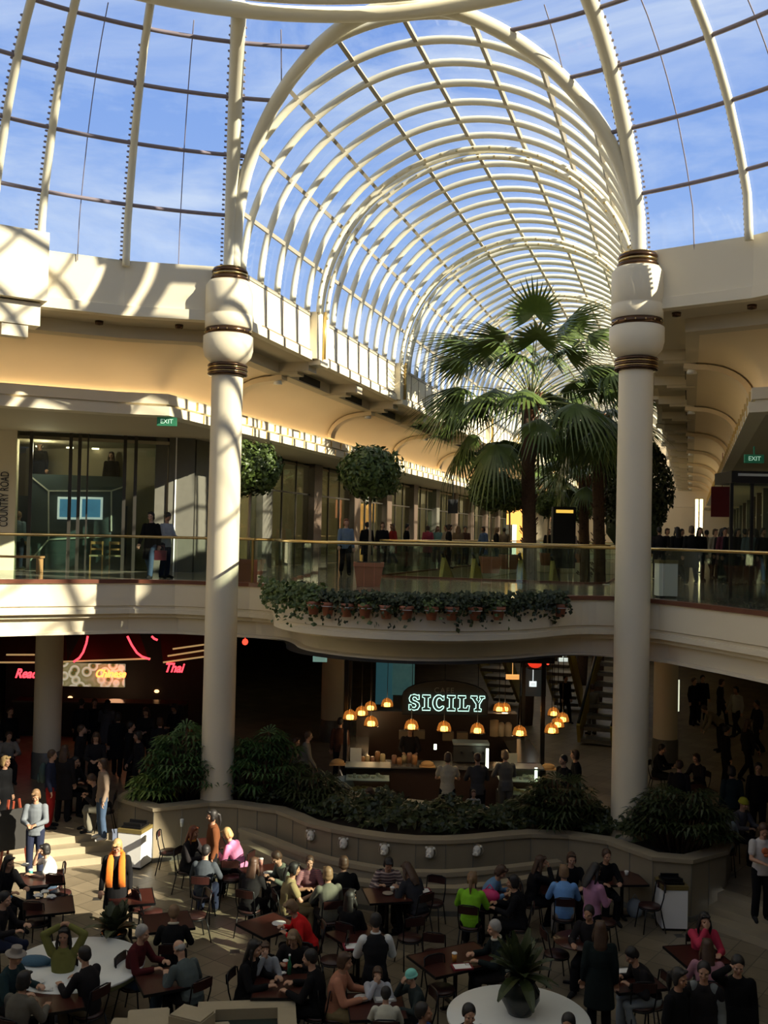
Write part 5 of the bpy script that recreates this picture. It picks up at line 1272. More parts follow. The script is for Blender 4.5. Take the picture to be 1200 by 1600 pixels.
def person(px, py, z0, pose, face, hk, hc, topk, tc, bc, lab, s=1., k=None, group=None, chair=True, clab=None, cat='person', shoe=(.02, .02, .02), skin=None):
    c = body_meshes(pose); S = c['s']; sit = POSES[pose].get('sit'); rz = YAW+radians(face); h = S['head']
    dz = .46*(1-s) if sit else 0
    if k is None: q = at(px, py, z0+dz+h.z*s)
    else: q = atk(px, py, k)
    off = Matrix.Rotation(rz, 3, 'Z') @ V(h.x*s, h.y*s, 0)
    t = thing('person', lab, cat, (q.x-off.x, q.y-off.y, z0+dz), rz, group); t.scale = (s, s, s)
    NP[0] += 1; i = NP[0]
    mo('body', c['body'], skin or SKINS[i % 3 if hc == 'black' else i % 2], t)
    tn = {'s': 'top0', 'l': 'top1', 'c': 'coat'}[topk]; mo({'s': 'shirt', 'l': 'sweater', 'c': 'coat'}[topk], c[tn], cm(tc) if isinstance(tc, tuple) else tc, t)
    mo('trousers', c['trousers'], cm(bc), t); mo('shoes', c['shoes'], cm(shoe), t)
    M = headM(S); hcol = HAIRC[hc] if isinstance(hc, str) else hc
    hn = 'hat' if hk == 'hat' else 'knit_cap' if hk == 'beanie' else 'hair'
    ho = mo(hn, hair(hk), mat('hair_'+str(hc), hcol, .55, var=.3, scale=30) if isinstance(hc, str) else cm(hcol), t); ho.matrix_local = M
    if hk in ('beanie', 'hat'):
        h2 = mo('hair', hair('bald'), mat('hair_brown', HAIRC['brown'], .55, var=.3, scale=30), t); h2.matrix_local = M
    for nm, me in (('eyes', EYES), ('lips', LIPS)):
        o = bpy.data.objects.new(nm, me); COL.objects.link(o); o.parent = t; o.matrix_local = M
    if sit and chair: put_chair(t.location.x, t.location.y, z0, rz, clab or ('metal cafe chair of the '+chair_words(lab)))
    return t
def chair_words(l):
    w = l.split(); return ' '.join(w[:11])
# ---- cafe chair
def make_chair():
    t = thing('cafe_chair', 'x', 'chair', (0, 0, -50), 0, 'metal cafe chairs around the court tables')
    mb = MB(); mb.lathe([(0, .44), (.19, .44), (.205, .455), (.20, .475), (0, .48)], n=20); mb.build('seat', mat('chair_maroon', (.035, .011, .009), .4), t)
    mb = MB(); mb.tube([(.2*cos(a), .2*sin(a), .43) for a in np.linspace(0, 2*pi, 20, endpoint=False)], .012, 6, closed=True); mb.build('seat_frame', BLACK, t)
    for sx in (-1, 1):
        mb = MB(); mb.tube([(sx*.15, -.14, .43), (sx*.19, -.20, 0)], .012, 6); mb.build('leg', BLACK, t)
        mb = MB(); mb.tube([(sx*.16, .15, .43), (sx*.19, .24, 0)], .012, 6); mb.build('leg', BLACK, t)
    mb = MB(); mb.tube([(-.17, .13, .43), (-.185, .19, .65), (-.18, .22, .86), (-.10, .235, .89), (.10, .235, .89), (.18, .22, .86), (.185, .19, .65), (.17, .13, .43)], .012, 6); mb.build('back_frame', BLACK, t)
    mb = MB()
    for j in range(6):
        a0 = -.17+.34*j/6; a1 = a0+.34/6; y = lambda a: .225+.02*cos(a*9)
        mb.add([(a0, y(a0), .74), (a1, y(a1), .74), (a1, y(a1)+.01, .88), (a0, y(a0)+.01, .88), (a0, y(a0)+.015, .74), (a1, y(a1)+.015, .74), (a1, y(a1)+.025, .88), (a0, y(a0)+.025, .88)], [(0, 1, 2, 3), (7, 6, 5, 4), (3, 2, 6, 7), (1, 0, 4, 5)])
    mb.build('backrest', mat('chair_maroon', (.035, .011, .009)), t); return t
CH0 = make_chair(); used = []
def put_chair(x, y, z, rz, lab):
    if not used: CH0.location = (x, y, z); CH0.rotation_euler = (0, 0, rz); CH0['label'] = lab; used.append(1); return CH0
    return dup(CH0, None, (x, y, z), rz, lab)
def empty_chair(px, py, face, lab, z=0):
    q = at(px, py, z+.46); return put_chair(q.x, q.y, z, YAW+radians(face), lab)
# ---- tables
def table(px, py, lab, z=0, rz=.35, w=.78, d=.78, round_=False):
    q = at(px, py, z+.74); t = thing('cafe_table', lab, 'table', (q.x, q.y, z), rz, 'maroon-topped cafe tables')
    mb = MB()
    if round_: mb.lathe([(0, .71), (w/2-.02, .71), (w/2, .725), (w/2-.01, .74), (0, .74)], n=28)
    else: mb.box((0, 0, .727), (w, d, .03))
    mb.build('tabletop', MAROON, t)
    if not round_:
        mb = MB()
        for a, b, e, f in ((0, d/2, w+.02, .015), (0, -d/2, w+.02, .015), (w/2, 0, .015, d), (-w/2, 0, .015, d)): mb.box((a, b, .725), (e, f, .04))
        mb.build('edge_band', BLACK, t)
    mb = MB(); mb.tube([(0, 0, .03), (0, 0, .71)], .035, 10); mb.build('pedestal', BLACK, t)
    mb = MB(); mb.box((0, 0, .02), (.5, .06, .03)); mb.box((0, 0, .02), (.06, .5, .03)); mb.build('foot', BLACK, t); return t
BK = (.009, .009, .010); DK = (.018, .016, .017); DENIM = (.05, .08, .13); NAVY = (.02, .025, .05); KHAKI = (.24, .19, .10)
# striped / plaid cloth
def stripes(name, a, b, c, sc_=16.):
    m = bpy.data.materials.new(name); m.use_nodes = True; n = m.node_tree; bs = n.nodes['Principled BSDF']; bs.inputs['Roughness'].default_value = .85
    t = n.nodes.new('ShaderNodeTexCoord'); w = n.nodes.new('ShaderNodeTexWave'); w.bands_direction = 'Z'; w.inputs['Scale'].default_value = sc_/6.28*2; n.links.new(t.outputs['Object'], w.inputs['Vector'])
    r = n.nodes.new('ShaderNodeValToRGB'); r.color_ramp.interpolation = 'CONSTANT'; e = r.color_ramp.elements; e[0].color = (*a, 1); e[1].position = .66; e[1].color = (*c, 1); x = e.new(.33); x.color = (*b, 1)
    n.links.new(w.outputs['Fac'], r.inputs[0]); n.links.new(r.outputs[0], bs.inputs['Base Color']); return m
STRIPE = stripes('striped_knit', (.45, .38, .33), (.20, .05, .06), (.10, .09, .09)); PLAID = stripes('pink_plaid', (.32, .10, .12), (.45, .30, .28), (.15, .06, .08), 30)
# ================================================================ TABLES
TB = [(66, 1372, 'maroon table by the child in white, at the foot of the left steps', 0, .35), (78, 1415, 'maroon table with crumpled wrappers behind the left white round table', 0, .35),
 (112, 1222, 'dark table on the raised level at the top of the left steps', .45, .2), (322, 1318, 'table of the woman in pink below the planter wall', 0, .3), (412, 1362, 'table with a lit cup left of the woman in khaki', 0, .5),
 (488, 1376, 'table of the child in plaid beside the lower basin', 0, .2), (420, 1445, 'bare maroon table top left of the red sweater', 0, .75), (605, 1398, 'table between the striped sweater and the dark coat', 0, .2),
 (560, 1462, 'maroon table corner left of the waiter', 0, .6), (775, 1398, 'table between the green top and the blue top', 0, .3), (868, 1385, 'table in front of the light blue sweater', 0, .2), (972, 1372, 'table with a white cup below the right planter wall', 0, .1),
 (438, 1540, 'dark table crowded with food between four people at the bottom', 0, .05), (258, 1530, 'dark table between the maroon jacket and the grey jacket', 0, .45), (262, 1440, 'maroon table behind the dark sweater with white collar', 0, .35),
 (82, 1562, 'dark table with wrappers at the bottom left', 0, .4), (588, 1572, 'dark table of the children at the bottom middle', 0, .1), (1090, 1492, 'dark table between the two people in pink at the right', 0, .2), (985, 1530, 'dark table with a white tray beside the tall dark coat', 0, .25),
 (205, 1402, 'red-edged table right of the orange scarf', 0, .3), (1085, 1232, 'dim table on the raised level behind the right shrub', .45, .2)]
for px, py, lab, z, rz in TB: table(px, py, lab, z, YAW+rz)
table(905, 1468, 'round dark table with food wrappers left of the tall dark coat', 0, 0, .85, .85, True)
table(712, 1498, 'large dark table in front of the grey-haired man', 0, YAW+.5, 1.25, .85)
# round white tables with plants
for px, py, lab, pl_lab, r, dx, dy in ((120, 1505, 'big round white table at the left', 'dark leafy plant behind the left round white table', 1.0, -.15, .75), (810, 1588, 'big round white table at the bottom right of centre', 'dark glossy plant in a round pot on the right white table', .98, 0, .12)):
    q = at(px, py, .75); t = thing('round_table', lab, 'table', (q.x, q.y, 0), 0, 'big round white tables')
    mb = MB(); mb.lathe([(0, .70), (r-.04, .70), (r, .715), (r, .742), (r-.01, .75), (0, .75)], n=56); mb.build('tabletop', WHITE, t)
    mb = MB(); mb.lathe([(r-.03, .70), (r-.03, .64), (r-.05, .64)], n=56); mb.build('apron', mat('apron_green', (.20, .24, .12), .5), t)
    mb = MB(); mb.lathe([(.35, 0), (.33, .05), (.12, .12), (.12, .66), (.3, .70)], n=24); mb.build('pedestal', DARKW, t)
    bigplant((q.x+dx, q.y+dy if dx == 0 else q.y+1.25, .75 if dx == 0 else .25), .72 if dx == 0 else .62, .6, 46, pl_lab, LEAFD if dx == 0 else mat('olive_leaf', (.05, .06, .025), .5, var=.4), int(px))
    if dx: 
        mb = MB(); mb.lathe([(0, 0), (.26, 0), (.26, .25), (0, .25)], n=20); tag(mb.build('plant_stand', DARKW, None, (q.x+dx, q.y+1.25, 0)), 'low dark stand carrying the plant behind the left round table', 'stand')
# ================================================================ PEOPLE LIST
P_ = person
# raised level left
P_(9, 1190, .45, 'stand', 75, 'bob', 'blond', 'c', BK, (.25, .22, .17), 'blond woman in a black jacket standing at the left edge')
P_(82, 1180, .45, 'stand', 100, 'short', 'brown', 'l', NAVY, (.30, .02, .02), 'man in a navy top and red bottoms standing by the raised table')
P_(56, 1243, .15, 'stand_hold', 5, 'bob', 'lb', 'l', (.16, .18, .20), NAVY, 'woman in a grey sweater reading as she walks down the left steps')
P_(118, 1190, .45, 'sit_table', 60, 'short', 'black', 'l', BK, BK, 'dark seated person behind the table on the raised level')
P_(143, 1218, .45, 'sit_lean', -80, 'short', 'brown', 'l', DK, (.18, .17, .13), 'seated person in grey trousers at the raised table')
P_(160, 1194, .45, 'stand', -60, 'bob', 'brown', 'l', (.24, .18, .13), DENIM, 'standing person in patterned top and jeans near the planter corner', shoe=(.5, .5, .48))
P_(101, 1172, .45, 'stand', 180, 'long', 'brown', 'c', DK, DK, 'dim long-haired person standing behind the raised table')
P_(14, 1150, .45, 'sit_table', 30, 'short', 'brown', 'l', (.28, .26, .22), DK, 'dim seated person in a pale top at the left edge under the stall')
for i, (px, py, k, fc, tc) in enumerate(((128, 1098, 31, 170, DK), (148, 1098, 31.3, 20, BK), (168, 1100, 31, 180, (.07, .07, .08)), (128, 1140, 28, 90, DK), (185, 1120, 30, 190, BK), (228, 1112, 31, 0, DK), (205, 1135, 28, 100, BK), (250, 1128, 29.5, 200, DK), (272, 1106, 31.5, -30, BK), (16, 1112, 30, 40, BK), (215, 1150, 27, -60, DK), (150, 1152, 27, 10, DK))):
    q = atk(px, py, k); zz_ = .45
    P_(px, py, zz_, ('stand', 'walk', 'stand_hold')[i % 3], fc, ('short', 'bob', 'long')[i % 3], ('black', 'brown')[i % 2], 'l' if i % 2 else 'c', tc, BK, 'dark figure in the crowd before the food stall, %s from the left' % ('fourth', 'sixth', 'eighth', 'third', 'ninth', 'twelfth', 'tenth', 'thirteenth', 'rightmost', 'leftmost', 'eleventh', 'seventh')[i], k=None, group='people queueing at the food stall')
# sunlit left court
P_(70, 1328, 0, 'sit_eat', -70, 'bob', 'black', 's', (.72, .70, .66), DENIM, 'child in a white top eating at the foot of the left steps', s=.92)
P_(14, 1348, 0, 'sit_table', 60, 'long', 'black', 'c', BK, BK, 'person with long black hair seated at the left edge')
P_(183, 1322, 0, 'stand_look', 8, 'bob', 'blond', 'c', BK, DENIM, 'blond woman in a black coat with a long bright orange scarf hanging down the front')
P_(8, 1405, 0, 'sit_table', 80, 'short', 'black', 'l', DK, NAVY, 'dark person seated at the left edge beside the wrappers table')
# centre-left
P_(303, 1300, 0, 'sit_table', 70, 'long', 'red', 'l', DK, BK, 'red-haired woman with an orange collar seated by the planter wall')
P_(331, 1275, 0, 'stand', -70, 'pony', 'black', 'l', (.14, .05, .02), BK, 'woman with a black ponytail and rust sleeves standing at the planter wall')
P_(322, 1330, 0, 'sit_table', 175, 'short', 'black', 'l', (.05, .06, .07), NAVY, 'man in a slate jacket seated with his back to us, left of the pink top')
P_(355, 1303, 0, 'sit_lean', -110, 'bob', 'blond', 'l', (.80, .26, .48), BK, 'blond woman in a bright pink top seated near the planter')
P_(397, 1350, 0, 'sit_table', 160, 'long', 'brown', 'c', DK, BK, 'brown long-haired person in black seated right of the pink top')
P_(432, 1340, 0, 'sit_lean', -60, 'short', 'brown', 'l', (.14, .16, .12), DK, 'person in a grey-green sweater leaning over a table by the basin')
P_(460, 1358, 0, 'sit_table', 110, 'pony', 'black', 's', (.28, .22, .11), KHAKI, 'dark-haired woman in a khaki short-sleeved top')
P_(484, 1347, 0, 'sit_table', 5, 'short', 'brown', 'l', PLAID, DK, 'child in a pink plaid shirt facing us by the basin', s=.9)
P_(512, 1365, 0, 'sit_table', 200, 'bob', 'lb', 'l', (.13, .13, .10), DK, 'person in a grey-green sweater with a bag strap, seated back turned')
P_(537, 1348, 0, 'sit_table', 190, 'bob', 'brown', 'c', BK, BK, 'person in black seated back turned, left of the striped sweater')
P_(548, 1402, 0, 'sit_rest', 150, 'long', 'black', 'c', BK, BK, 'shadowy long-haired person in black below the striped sweater')
P_(607, 1350, 0, 'sit_lean', 5, 'bob', 'black', 'l', STRIPE, DK, 'woman in a striped knit sweater leaning over her table')
P_(636, 1358, 0, 'sit_lean', -140, 'long', 'brown', 'c', (.03, .03, .035), BK, 'long-haired woman in a charcoal coat right of the striped sweater')
P_(738, 1373, 0, 'sit_table', 165, 'pony', 'lb', 'l', (.22, .52, .03), BK, 'woman in a lime green top seated with her back turned')
P_(783, 1362, 0, 'sit_lean', 70, 'bob', 'brown', 'l', (.13, .24, .38), DK, 'woman in a dusty blue top seated by the basin')
P_(801, 1378, 0, 'sit_table', -100, 'bob', 'black', 'c', BK, BK, 'person in black seated beside the dusty blue top')
P_(845, 1347, 0, 'sit_eat', 90, 'long', 'brown', 'c', BK, BK, 'brown-haired woman in black raising a hand to her face by the basin')
P_(893, 1342, 0, 'sit_table', 0, 'bob', 'brown', 'c', BK, BK, 'person in black facing us at the right end of the basin')
P_(881, 1362, 0, 'sit_table', 175, 'bob', 'lb', 'l', (.16, .34, .66), (.34, .30, .26), 'person in a light blue sweater and pale trousers seated back turned')
P_(930, 1360, 0, 'stand_hold', 120, 'long', 'black', 'l', (.40, .20, .32), BK, 'woman in a mauve top standing back turned near the right planter')
P_(948, 1337, 0, 'sit_table', 10, 'short', 'brown', 'c', BK, BK, 'person in black seated below the right tall column')
P_(920, 1427, 0, 'sit_table', -30, 'short', 'black', 'l', DK, BK, 'dark-haired person leaning at the round table with wrappers')
P_(938, 1452, 0, 'stand', 170, 'long', 'brown', 'c', (.012, .018, .018), BK, 'tall person in a long black coat standing at the right of the round table', s=.98)
P_(772, 1450, 0, 'sit_table', -80, 'short', 'grey', 'l', (.015, .018, .016), DK, 'grey-haired man in a dark jacket with a white collar at the large table')
P_(587, 1440, 0, 'stand_counter', 185, 'short', 'black', 's', (.014, .014, .016), BK, 'waiter in a white shirt and black vest standing back turned')
P_(455, 1418, 0, 'sit_lean', -75, 'bob', 'lb', 'l', (.62, .02, .02), DK, 'person in a bright red sweater bending over a plate')
# bottom
P_(398, 1482, 0, 'sit_table', 75, 'long', 'black', 'c', BK, BK, 'person with long black hair seated left of the crowded table')
P_(414, 1483, 0, 'sit_eat', 10, 'bob', 'brown', 'l', (.30, .32, .34), DK, 'child eating behind the crowded table at the bottom', s=.85)
P_(458, 1466, 0, 'sit_lean', -10, 'long', 'lb', 'c', DK, BK, 'woman with long fair hair facing us at the crowded table')
P_(484, 1497, 0, 'sit_table', -100, 'short', 'black', 'l', BK, BK, 'person in black seated at the right of the crowded table')
P_(539, 1502, 0, 'sit_table', 80, 'bob', 'brown', 'l', (.42, .19, .12), KHAKI, 'woman in a salmon sweater seated at the children table')
P_(590, 1522, 0, 'sit_eat', 0, 'bob', 'brown', 'l', (.46, .48, .54), DK, 'child in white eating opposite us at the bottom middle', s=.8)
P_(603, 1553, 0, 'sit_table', 180, 'short', 'black', 'l', (.50, .50, .42), DK, 'child in an ivory sweater seated back turned at the bottom', s=.8)
P_(642, 1527, 0, 'sit_eat', -70, 'beanie', (.22, .60, .52), 'l', (.03, .04, .04), DK, 'child in a turquoise knit cap at the bottom middle', s=.82)
P_(662, 1582, 0, 'sit_rest', 80, 'short', 'black', 'l', (.03, .06, .18), DK, 'man in a blue top at the bottom edge below the turquoise cap')
P_(733, 1585, 0, 'sit_table', 10, 'short', 'black', 'l', BK, BK, 'dark-haired man in black at the front of the white round table')
P_(888, 1600, 0, 'sit_table', -20, 'short', 'black', 'l', BK, BK, 'top of a black-haired head at the right rim of the white round table')
P_(100, 1462, 0, 'sit_head', 5, 'long', 'black', 'l', (.17, .17, .05), DK, 'woman in an olive cardigan with both hands on her head')
P_(131, 1492, 0, 'sit_table', -120, 'short', 'black', 'l', DK, (.16, .13, .08), 'man in black seated back turned in front of the left round table')
P_(24, 1494, 0, 'sit_table', 75, 'hat', (.26, .23, .20), 'l', (.02, .04, .045), DK, 'man in a grey brimmed hat at the left edge')
P_(38, 1532, 0, 'sit_table', 160, 'bob', 'black', 'l', (.12, .11, .09), DK, 'black-haired person in a grey top seated back turned at the bottom left')
P_(223, 1458, 0, 'sit_table', 75, 'short', 'grey', 'l', (.07, .012, .014), DENIM, 'grey-haired person in a maroon jacket right of the left round table')
P_(272, 1426, 0, 'sit_table', 185, 'short', 'lb', 'l', BK, BK, 'brown-haired person in black with a white collar, back turned')
P_(280, 1482, 0, 'sit_lean', -130, 'bald', 'grey', 'l', (.08, .10, .10), DK, 'balding man in a grey jacket seated back turned')
P_(987, 1493, 0, 'sit_lean', -80, 'short', 'black', 'l', DK, (.28, .32, .34), 'person in a dark jacket with a pale shirt tail at the right', )
P_(1101, 1438, 0, 'sit_eat', 0, 'long', 'black', 'l', (.45, .04, .08), BK, 'long-haired girl in a raspberry top at the foot of the right steps')
P_(1105, 1480, 0, 'sit_table', 170, 'long', 'brown', 'l', (.36, .18, .22), DK, 'girl in a pale pink hooded top seated back turned at the right')
P_(1153, 1508, 0, 'stand_phone', -10, 'short', 'black', 'c', BK, BK, 'man in black holding a phone to his ear at the lower right')
P_(1100, 1518, 0, 'stand', -20, 'short', 'black', 'l', (.016, .017, .018), BK, 'young man in a black top with grey sleeves at the bottom right')
P_(1062, 1528, 0, 'stand', 40, 'pony', 'black', 'c', BK, BK, 'dark-haired woman in black left of the raglan top, bottom right')
# raised right
P_(1193, 1297, .45, 'stand_hold', 0, 'short', 'brown', 's', (.50, .47, .44), BK, 'person in a white printed shirt standing at the right edge')
P_(1131, 1268, .45, 'sit_table', 170, 'short', 'black', 'l', (.30, .36, .38), DK, 'person in a pale blue top seated back turned behind the right planter end')
P_(1162, 1256, .45, 'sit_table', 30, 'beanie', (.35, .33, .03), 'l', (.10, .09, .09), DK, 'person in a mustard yellow cap in the right shadows')
for i, (px, py, ps, fc, hk, tc, bc, lab) in enumerate(((1100, 1108, 'bend', -90, 'short', (.24, .20, .13), DK, 'person in a beige jacket bending over in the right shadows'), (1150, 1078, 'walk', -60, 'bob', (.40, .40, .36), DK, 'walking person in a white shirt far at the right lower level'), (1085, 1064, 'stand', 30, 'short', BK, BK, 'dark standing figure right of the lit poster, left one'), (1098, 1060, 'stand', 0, 'short', BK, BK, 'dark standing figure right of the lit poster, tall middle one'), (1128, 1066, 'walk', 60, 'bob', DK, BK, 'dark walking figure left of the white shirt at the right'), (1182, 1100, 'walk', -80, 'short', DK, DK, 'dim walking figure near the right edge of the lower level'), (1170, 1130, 'walk', 100, 'long', DK, BK, 'dim walking figure below the white shirt at the right'), (1136, 1140, 'stand', 90, 'short', BK, BK, 'dark figure standing in the middle of the right lower floor'),
        (1062, 1196, 'stand', 150, 'short', DK, DK, 'dark standing figure just right of the right tall column'), (1035, 1170, 'sit_table', 60, 'short', BK, BK, 'dark seated figure at the foot of the dim right column'), (1088, 1185, 'sit_table', -60, 'bob', DK, BK, 'dark seated figure left in the right lower crowd'), (1143, 1205, 'stand', 180, 'bob', (.02, .03, .03), BK, 'broad dark figure back turned in the right lower crowd'), (1078, 1250, 'sit_eat', 20, 'short', (.07, .07, .07), DK, 'dim seated figure behind the right shrub'), (1185, 1200, 'stand', -20, 'short', BK, BK, 'dark figure at the right edge above the printed shirt'))):
    P_(px, py, .45, ps, fc, hk, 'black' if i % 2 else 'brown', 'l', tc, bc, lab)
# cafe
P_(700, 1184, .45, 'stand_counter', 175, 'bob', 'brown', 's', (.46, .40, .27), BK, 'woman in a cream top standing at the cafe counter back turned')
P_(746, 1185, .45, 'stand_counter', 185, 'short', 'brown', 'l', (.06, .055, .05), BK, 'man in dark clothes beside the cream top at the cafe')
P_(789, 1180, .45, 'stand_counter', 190, 'bob', 'lb', 'l', (.12, .115, .10), (.10, .09, .07), 'woman in a grey outfit at the cafe right case')
P_(740, 1240, .45, 'stand', 0, 'bob', 'brown', 's', (.25, .26, .24), DK, 'child in a pale shirt in front of the cafe counter', s=.66)
P_(880, 1188, .45, 'stand', -60, 'short', 'black', 'l', BK, BK, 'dark figure right of the cafe, left of a pair')
P_(898, 1180, .45, 'stand', -90, 'bob', 'brown', 'c', BK, BK, 'dark figure right of the cafe, right of a pair')
P_(482, 1150, .45, 'walk', 100, 'short', 'brown', 'l', (.20, .18, .14), DK, 'dim person in a beige jacket left of the cafe')
P_(463, 1160, .45, 'sit_table', 60, 'bob', 'brown', 'l', (.16, .15, .14), DK, 'dim seated person left of the beige jacket')
P_(532, 1128, .45, 'stand', 170, 'short', 'black', 'l', (.07, .03, .02), DK, 'dark figure before the dim column left of the lamps')
P_(925, 1074, .45, 'stand', 200, 'short', 'brown', 'l', (.18, .17, .14), (.14, .13, .11), 'person in grey standing by the ochre escalator')
P_(884, 1060, .45, 'walk', 20, 'short', 'black', 'l', BK, BK, 'dark figure left of the ochre escalator')
P_(640, 1175, .45, 'stand_counter', 0, 'short', 'black', 'l', DK, BK, 'dark cafe worker behind the counter left of centre', k=26.6)
P_(578, 1238, .45, 'sit_lean', -60, 'bob', 'brown', 's', (.30, .14, .08), DK, 'person bending over in front of the pastry case', s=.9)
# gallery
P_(236, 806, 6, 'walk', -10, 'bob', 'black', 'c', BK, DENIM, 'woman in black and jeans walking before the clothes shop', k=26.3)
P_(262, 812, 6, 'stand_hold', 60, 'short', 'black', 'l', (.34, .37, .40), NAVY, 'person in a pale grey top holding a paper by the clothes shop', k=26.8)
P_(30, 800, 6, 'stand', 170, 'short', 'lb', 'l', (.20, .29, .36), NAVY, 'person in a light blue shirt beside the lettered pier', k=30.8)
P_(541, 819, 6, 'walk', 10, 'bob', 'red', 'l', (.14, .20, .28), BK, 'person in a denim jacket walking behind the curved rail', k=31)
GP = [(574, 816, 38, BK), (598, 812, 37.5, BK), (613, 820, 42, (.3, .03, .03)), (637, 818, 40, BK), (669, 822, 46, (.35, .06, .10)), (684, 822, 47, (.16, .30, .28)), (697, 816, 42, (.36, .32, .26)), (703, 822, 40, DK), (716, 822, 44, (.22, .16, .10)), (727, 824, 45, (.12, .06, .04)), (755, 818, 44, (.10, .17, .34)), (777, 824, 46, DK), (788, 824, 48, (.2, .15, .1)), (858, 824, 50, DK), (895, 822, 52, (.25, .2, .2)), (912, 823, 52, DK)]
for i, (px, py, k, tc) in enumerate(GP):
    z_ = 6; hh = 1.6; kk = FPX*(7.3-7.6)/max(1, 1)
    P_(px, py, 6, ('walk', 'stand')[i % 2], (170, 10, -60, 90)[i % 4], ('short', 'bob', 'long')[i % 3], ('black', 'brown', 'lb')[i % 3], 'cl'[i % 2], tc, (BK, DK, DENIM)[i % 3], 'shopper on the left arcade walkway behind the curved rail, %s from the left' % ('first', 'second', 'third', 'fourth', 'fifth', 'sixth', 'seventh', 'eighth', 'ninth', 'tenth', 'eleventh', 'twelfth', 'thirteenth', 'fourteenth', 'fifteenth', 'sixteenth')[i], k=k, group='shoppers on the left walkway')
RP = [(1030, 822, 34, DK), (1043, 818, 37, DK), (1058, 822, 33, BK), (1066, 820, 38, BK), (1081, 815, 30, BK), (1094, 818, 33, BK), (1104, 824, 40, (.22, .20, .15)), (1118, 822, 36, (.30, .27, .20)), (1128, 824, 34, DK), (1133, 822, 32, (.10, .03, .04)), (1141, 817, 31, BK), (1153, 825, 33, DK), (1164, 822, 34, BK), (1172, 828, 32, (.10, .14, .15)), (1180, 828, 33, DK), (1193, 826, 31, BK)]
for i, (px, py, k, tc) in enumerate(RP):
    P_(px, py, 6, ('walk', 'stand')[i % 2], (175, 5, 190, 20)[i % 4], ('short', 'bob', 'long')[i % 3], ('black', 'brown', 'black')[i % 3], 'cl'[i % 2], tc, BK, 'dark shopper in the crowd right of the right tall column, %s from the left' % ('first', 'second', 'third', 'fourth', 'fifth', 'sixth', 'seventh', 'eighth', 'ninth', 'tenth', 'eleventh', 'twelfth', 'thirteenth', 'fourteenth', 'fifteenth', 'last')[i], k=k, group='crowd on the right walkway')
# shop mannequins behind the slate wall
for px, py, lab, hk in ((62, 697, 'dark-haired mannequin bust above the slate wall, left one', 'bob'), (174, 713, 'dark-dressed long-haired mannequin above the slate wall, right one', 'long')):
    q = onplane(px, py, FO+FN*2.0, FN); k_ = (q-EYE).dot(fw)
    P_(px, py, 6, 'stand', 0, hk, 'brown', 'c', BK, BK, lab, k=k_, chair=False, cat='mannequin')
for o in list(COL.objects):
    pass
# fix heights: figures placed by depth must stand on their own floor
for o in bpy.data.objects:
    if o.get('category') == 'person' and o.name.startswith('person') and o.location.z > 5: o.location.z = 6.0
    elif o.get('label') == 'dark cafe worker behind the counter left of centre': o.location.z = .45
# mannequin plinths
for o in list(bpy.data.objects):
    if o.get('category') == 'mannequin':
        mb = MB(); zt = o.location.z+ (max(0, 0)); hz_ = (onplane(62, 697, FO+FN*2.0, FN).z-1.62) if 'left one' in o['label'] else (onplane(174, 713, FO+FN*2.0, FN).z-1.62)
        o.name = 'mannequin'; o.location.z = hz_; mb.box((0, 0, (hz_-6)/2), (1.1, .8, hz_-6)); tag(mb.build('plinth', PANEL, None, (o.location.x, o.location.y, 6), fa), 'tall slate plinth under the '+('left' if 'left one' in o['label'] else 'right')+' mannequin', 'plinth')
# scarf, waiter sleeves/collar, bags
def find(lab):
    for o in bpy.data.objects:
        if str(o.get('label', '')).startswith(lab): return o
def addpart(lab, name, mb, m, cat=None):
    o = find(lab); p = mb.build(name, m, o); return p
mb = MB()
for sg in (-1, 1): mb.tube([(sg*.06, .05, 1.50), (sg*.095, -.02, 1.49), (sg*.10, -.135, 1.42), (sg*.105, -.195, 1.28), (sg*.11, -.20, 1.12), (sg*.115, -.20, .96)], [.03, .045, .058, .062, .062, .064], 10, ry=[.03, .03, .022, .018, .016, .014], upv=(0, 1, 0))
mb.tube([(-.08, .0, 1.51), (-.05, .06, 1.53), (.05, .06, 1.53), (.08, .0, 1.51)], .035, 8)
addpart('blond woman in a black coat', 'orange_scarf', mb, mat('orange_knit', (.80, .20, .02), .9, var=.2, scale=40, bump=.3))
w = find('waiter'); s_ = body_meshes('stand_counter')['s']; mb = MB()
for sg, (sh, el, ha, K) in s_['hand'].items(): limb(mb, [sh, sh.lerp(el, .5), el, ha], [.068, .064, .056, .046], .012)
me = remesh(mb, .015, 'sleeves'); mo('sleeves', me, cm((.62, .64, .64)), w); mb = MB(); nk = s_['neck']; mb.tube([(nk.x+.062*cos(a), nk.y+.06*sin(a), nk.z+.02) for a in np.linspace(0, 2*pi, 16, endpoint=False)], .016, 8, closed=True); mb.build('collar', cm((.62, .64, .64)), w)
for lab, ps in (('grey-haired man in a dark', 'sit_table'), ('brown-haired person in black with', 'sit_table'), ('young man in a black top', 'stand'), ('red-haired woman', 'sit_table')):
    o = find(lab); S_ = body_meshes(ps)['s']; nk = S_['neck']; mb = MB()
    c_ = (.55, .52, .40) if not lab.startswith('red') else (.55, .25, .04)
    mb.tube([(nk.x+.07*cos(a), nk.y+.068*sin(a), nk.z+.01+.02*sin(a)) for a in np.linspace(0, 2*pi, 16, endpoint=False)], .02, 8, closed=True)
    if 'young' in lab:
        mb2 = MB()
        for sg, (sh, el, ha, K) in S_['hand'].items(): limb(mb2, [sh+V(-sg*.05, 0, .03), sh.lerp(el, .5), el, el.lerp(ha, .9)], [.058, .060, .052, .046], .012)
        mo('sleeves', remesh(mb2, .015, 'sleeves'), cm((.18, .20, .20)), o)
    else: mb.build('collar', cm(c_), o)
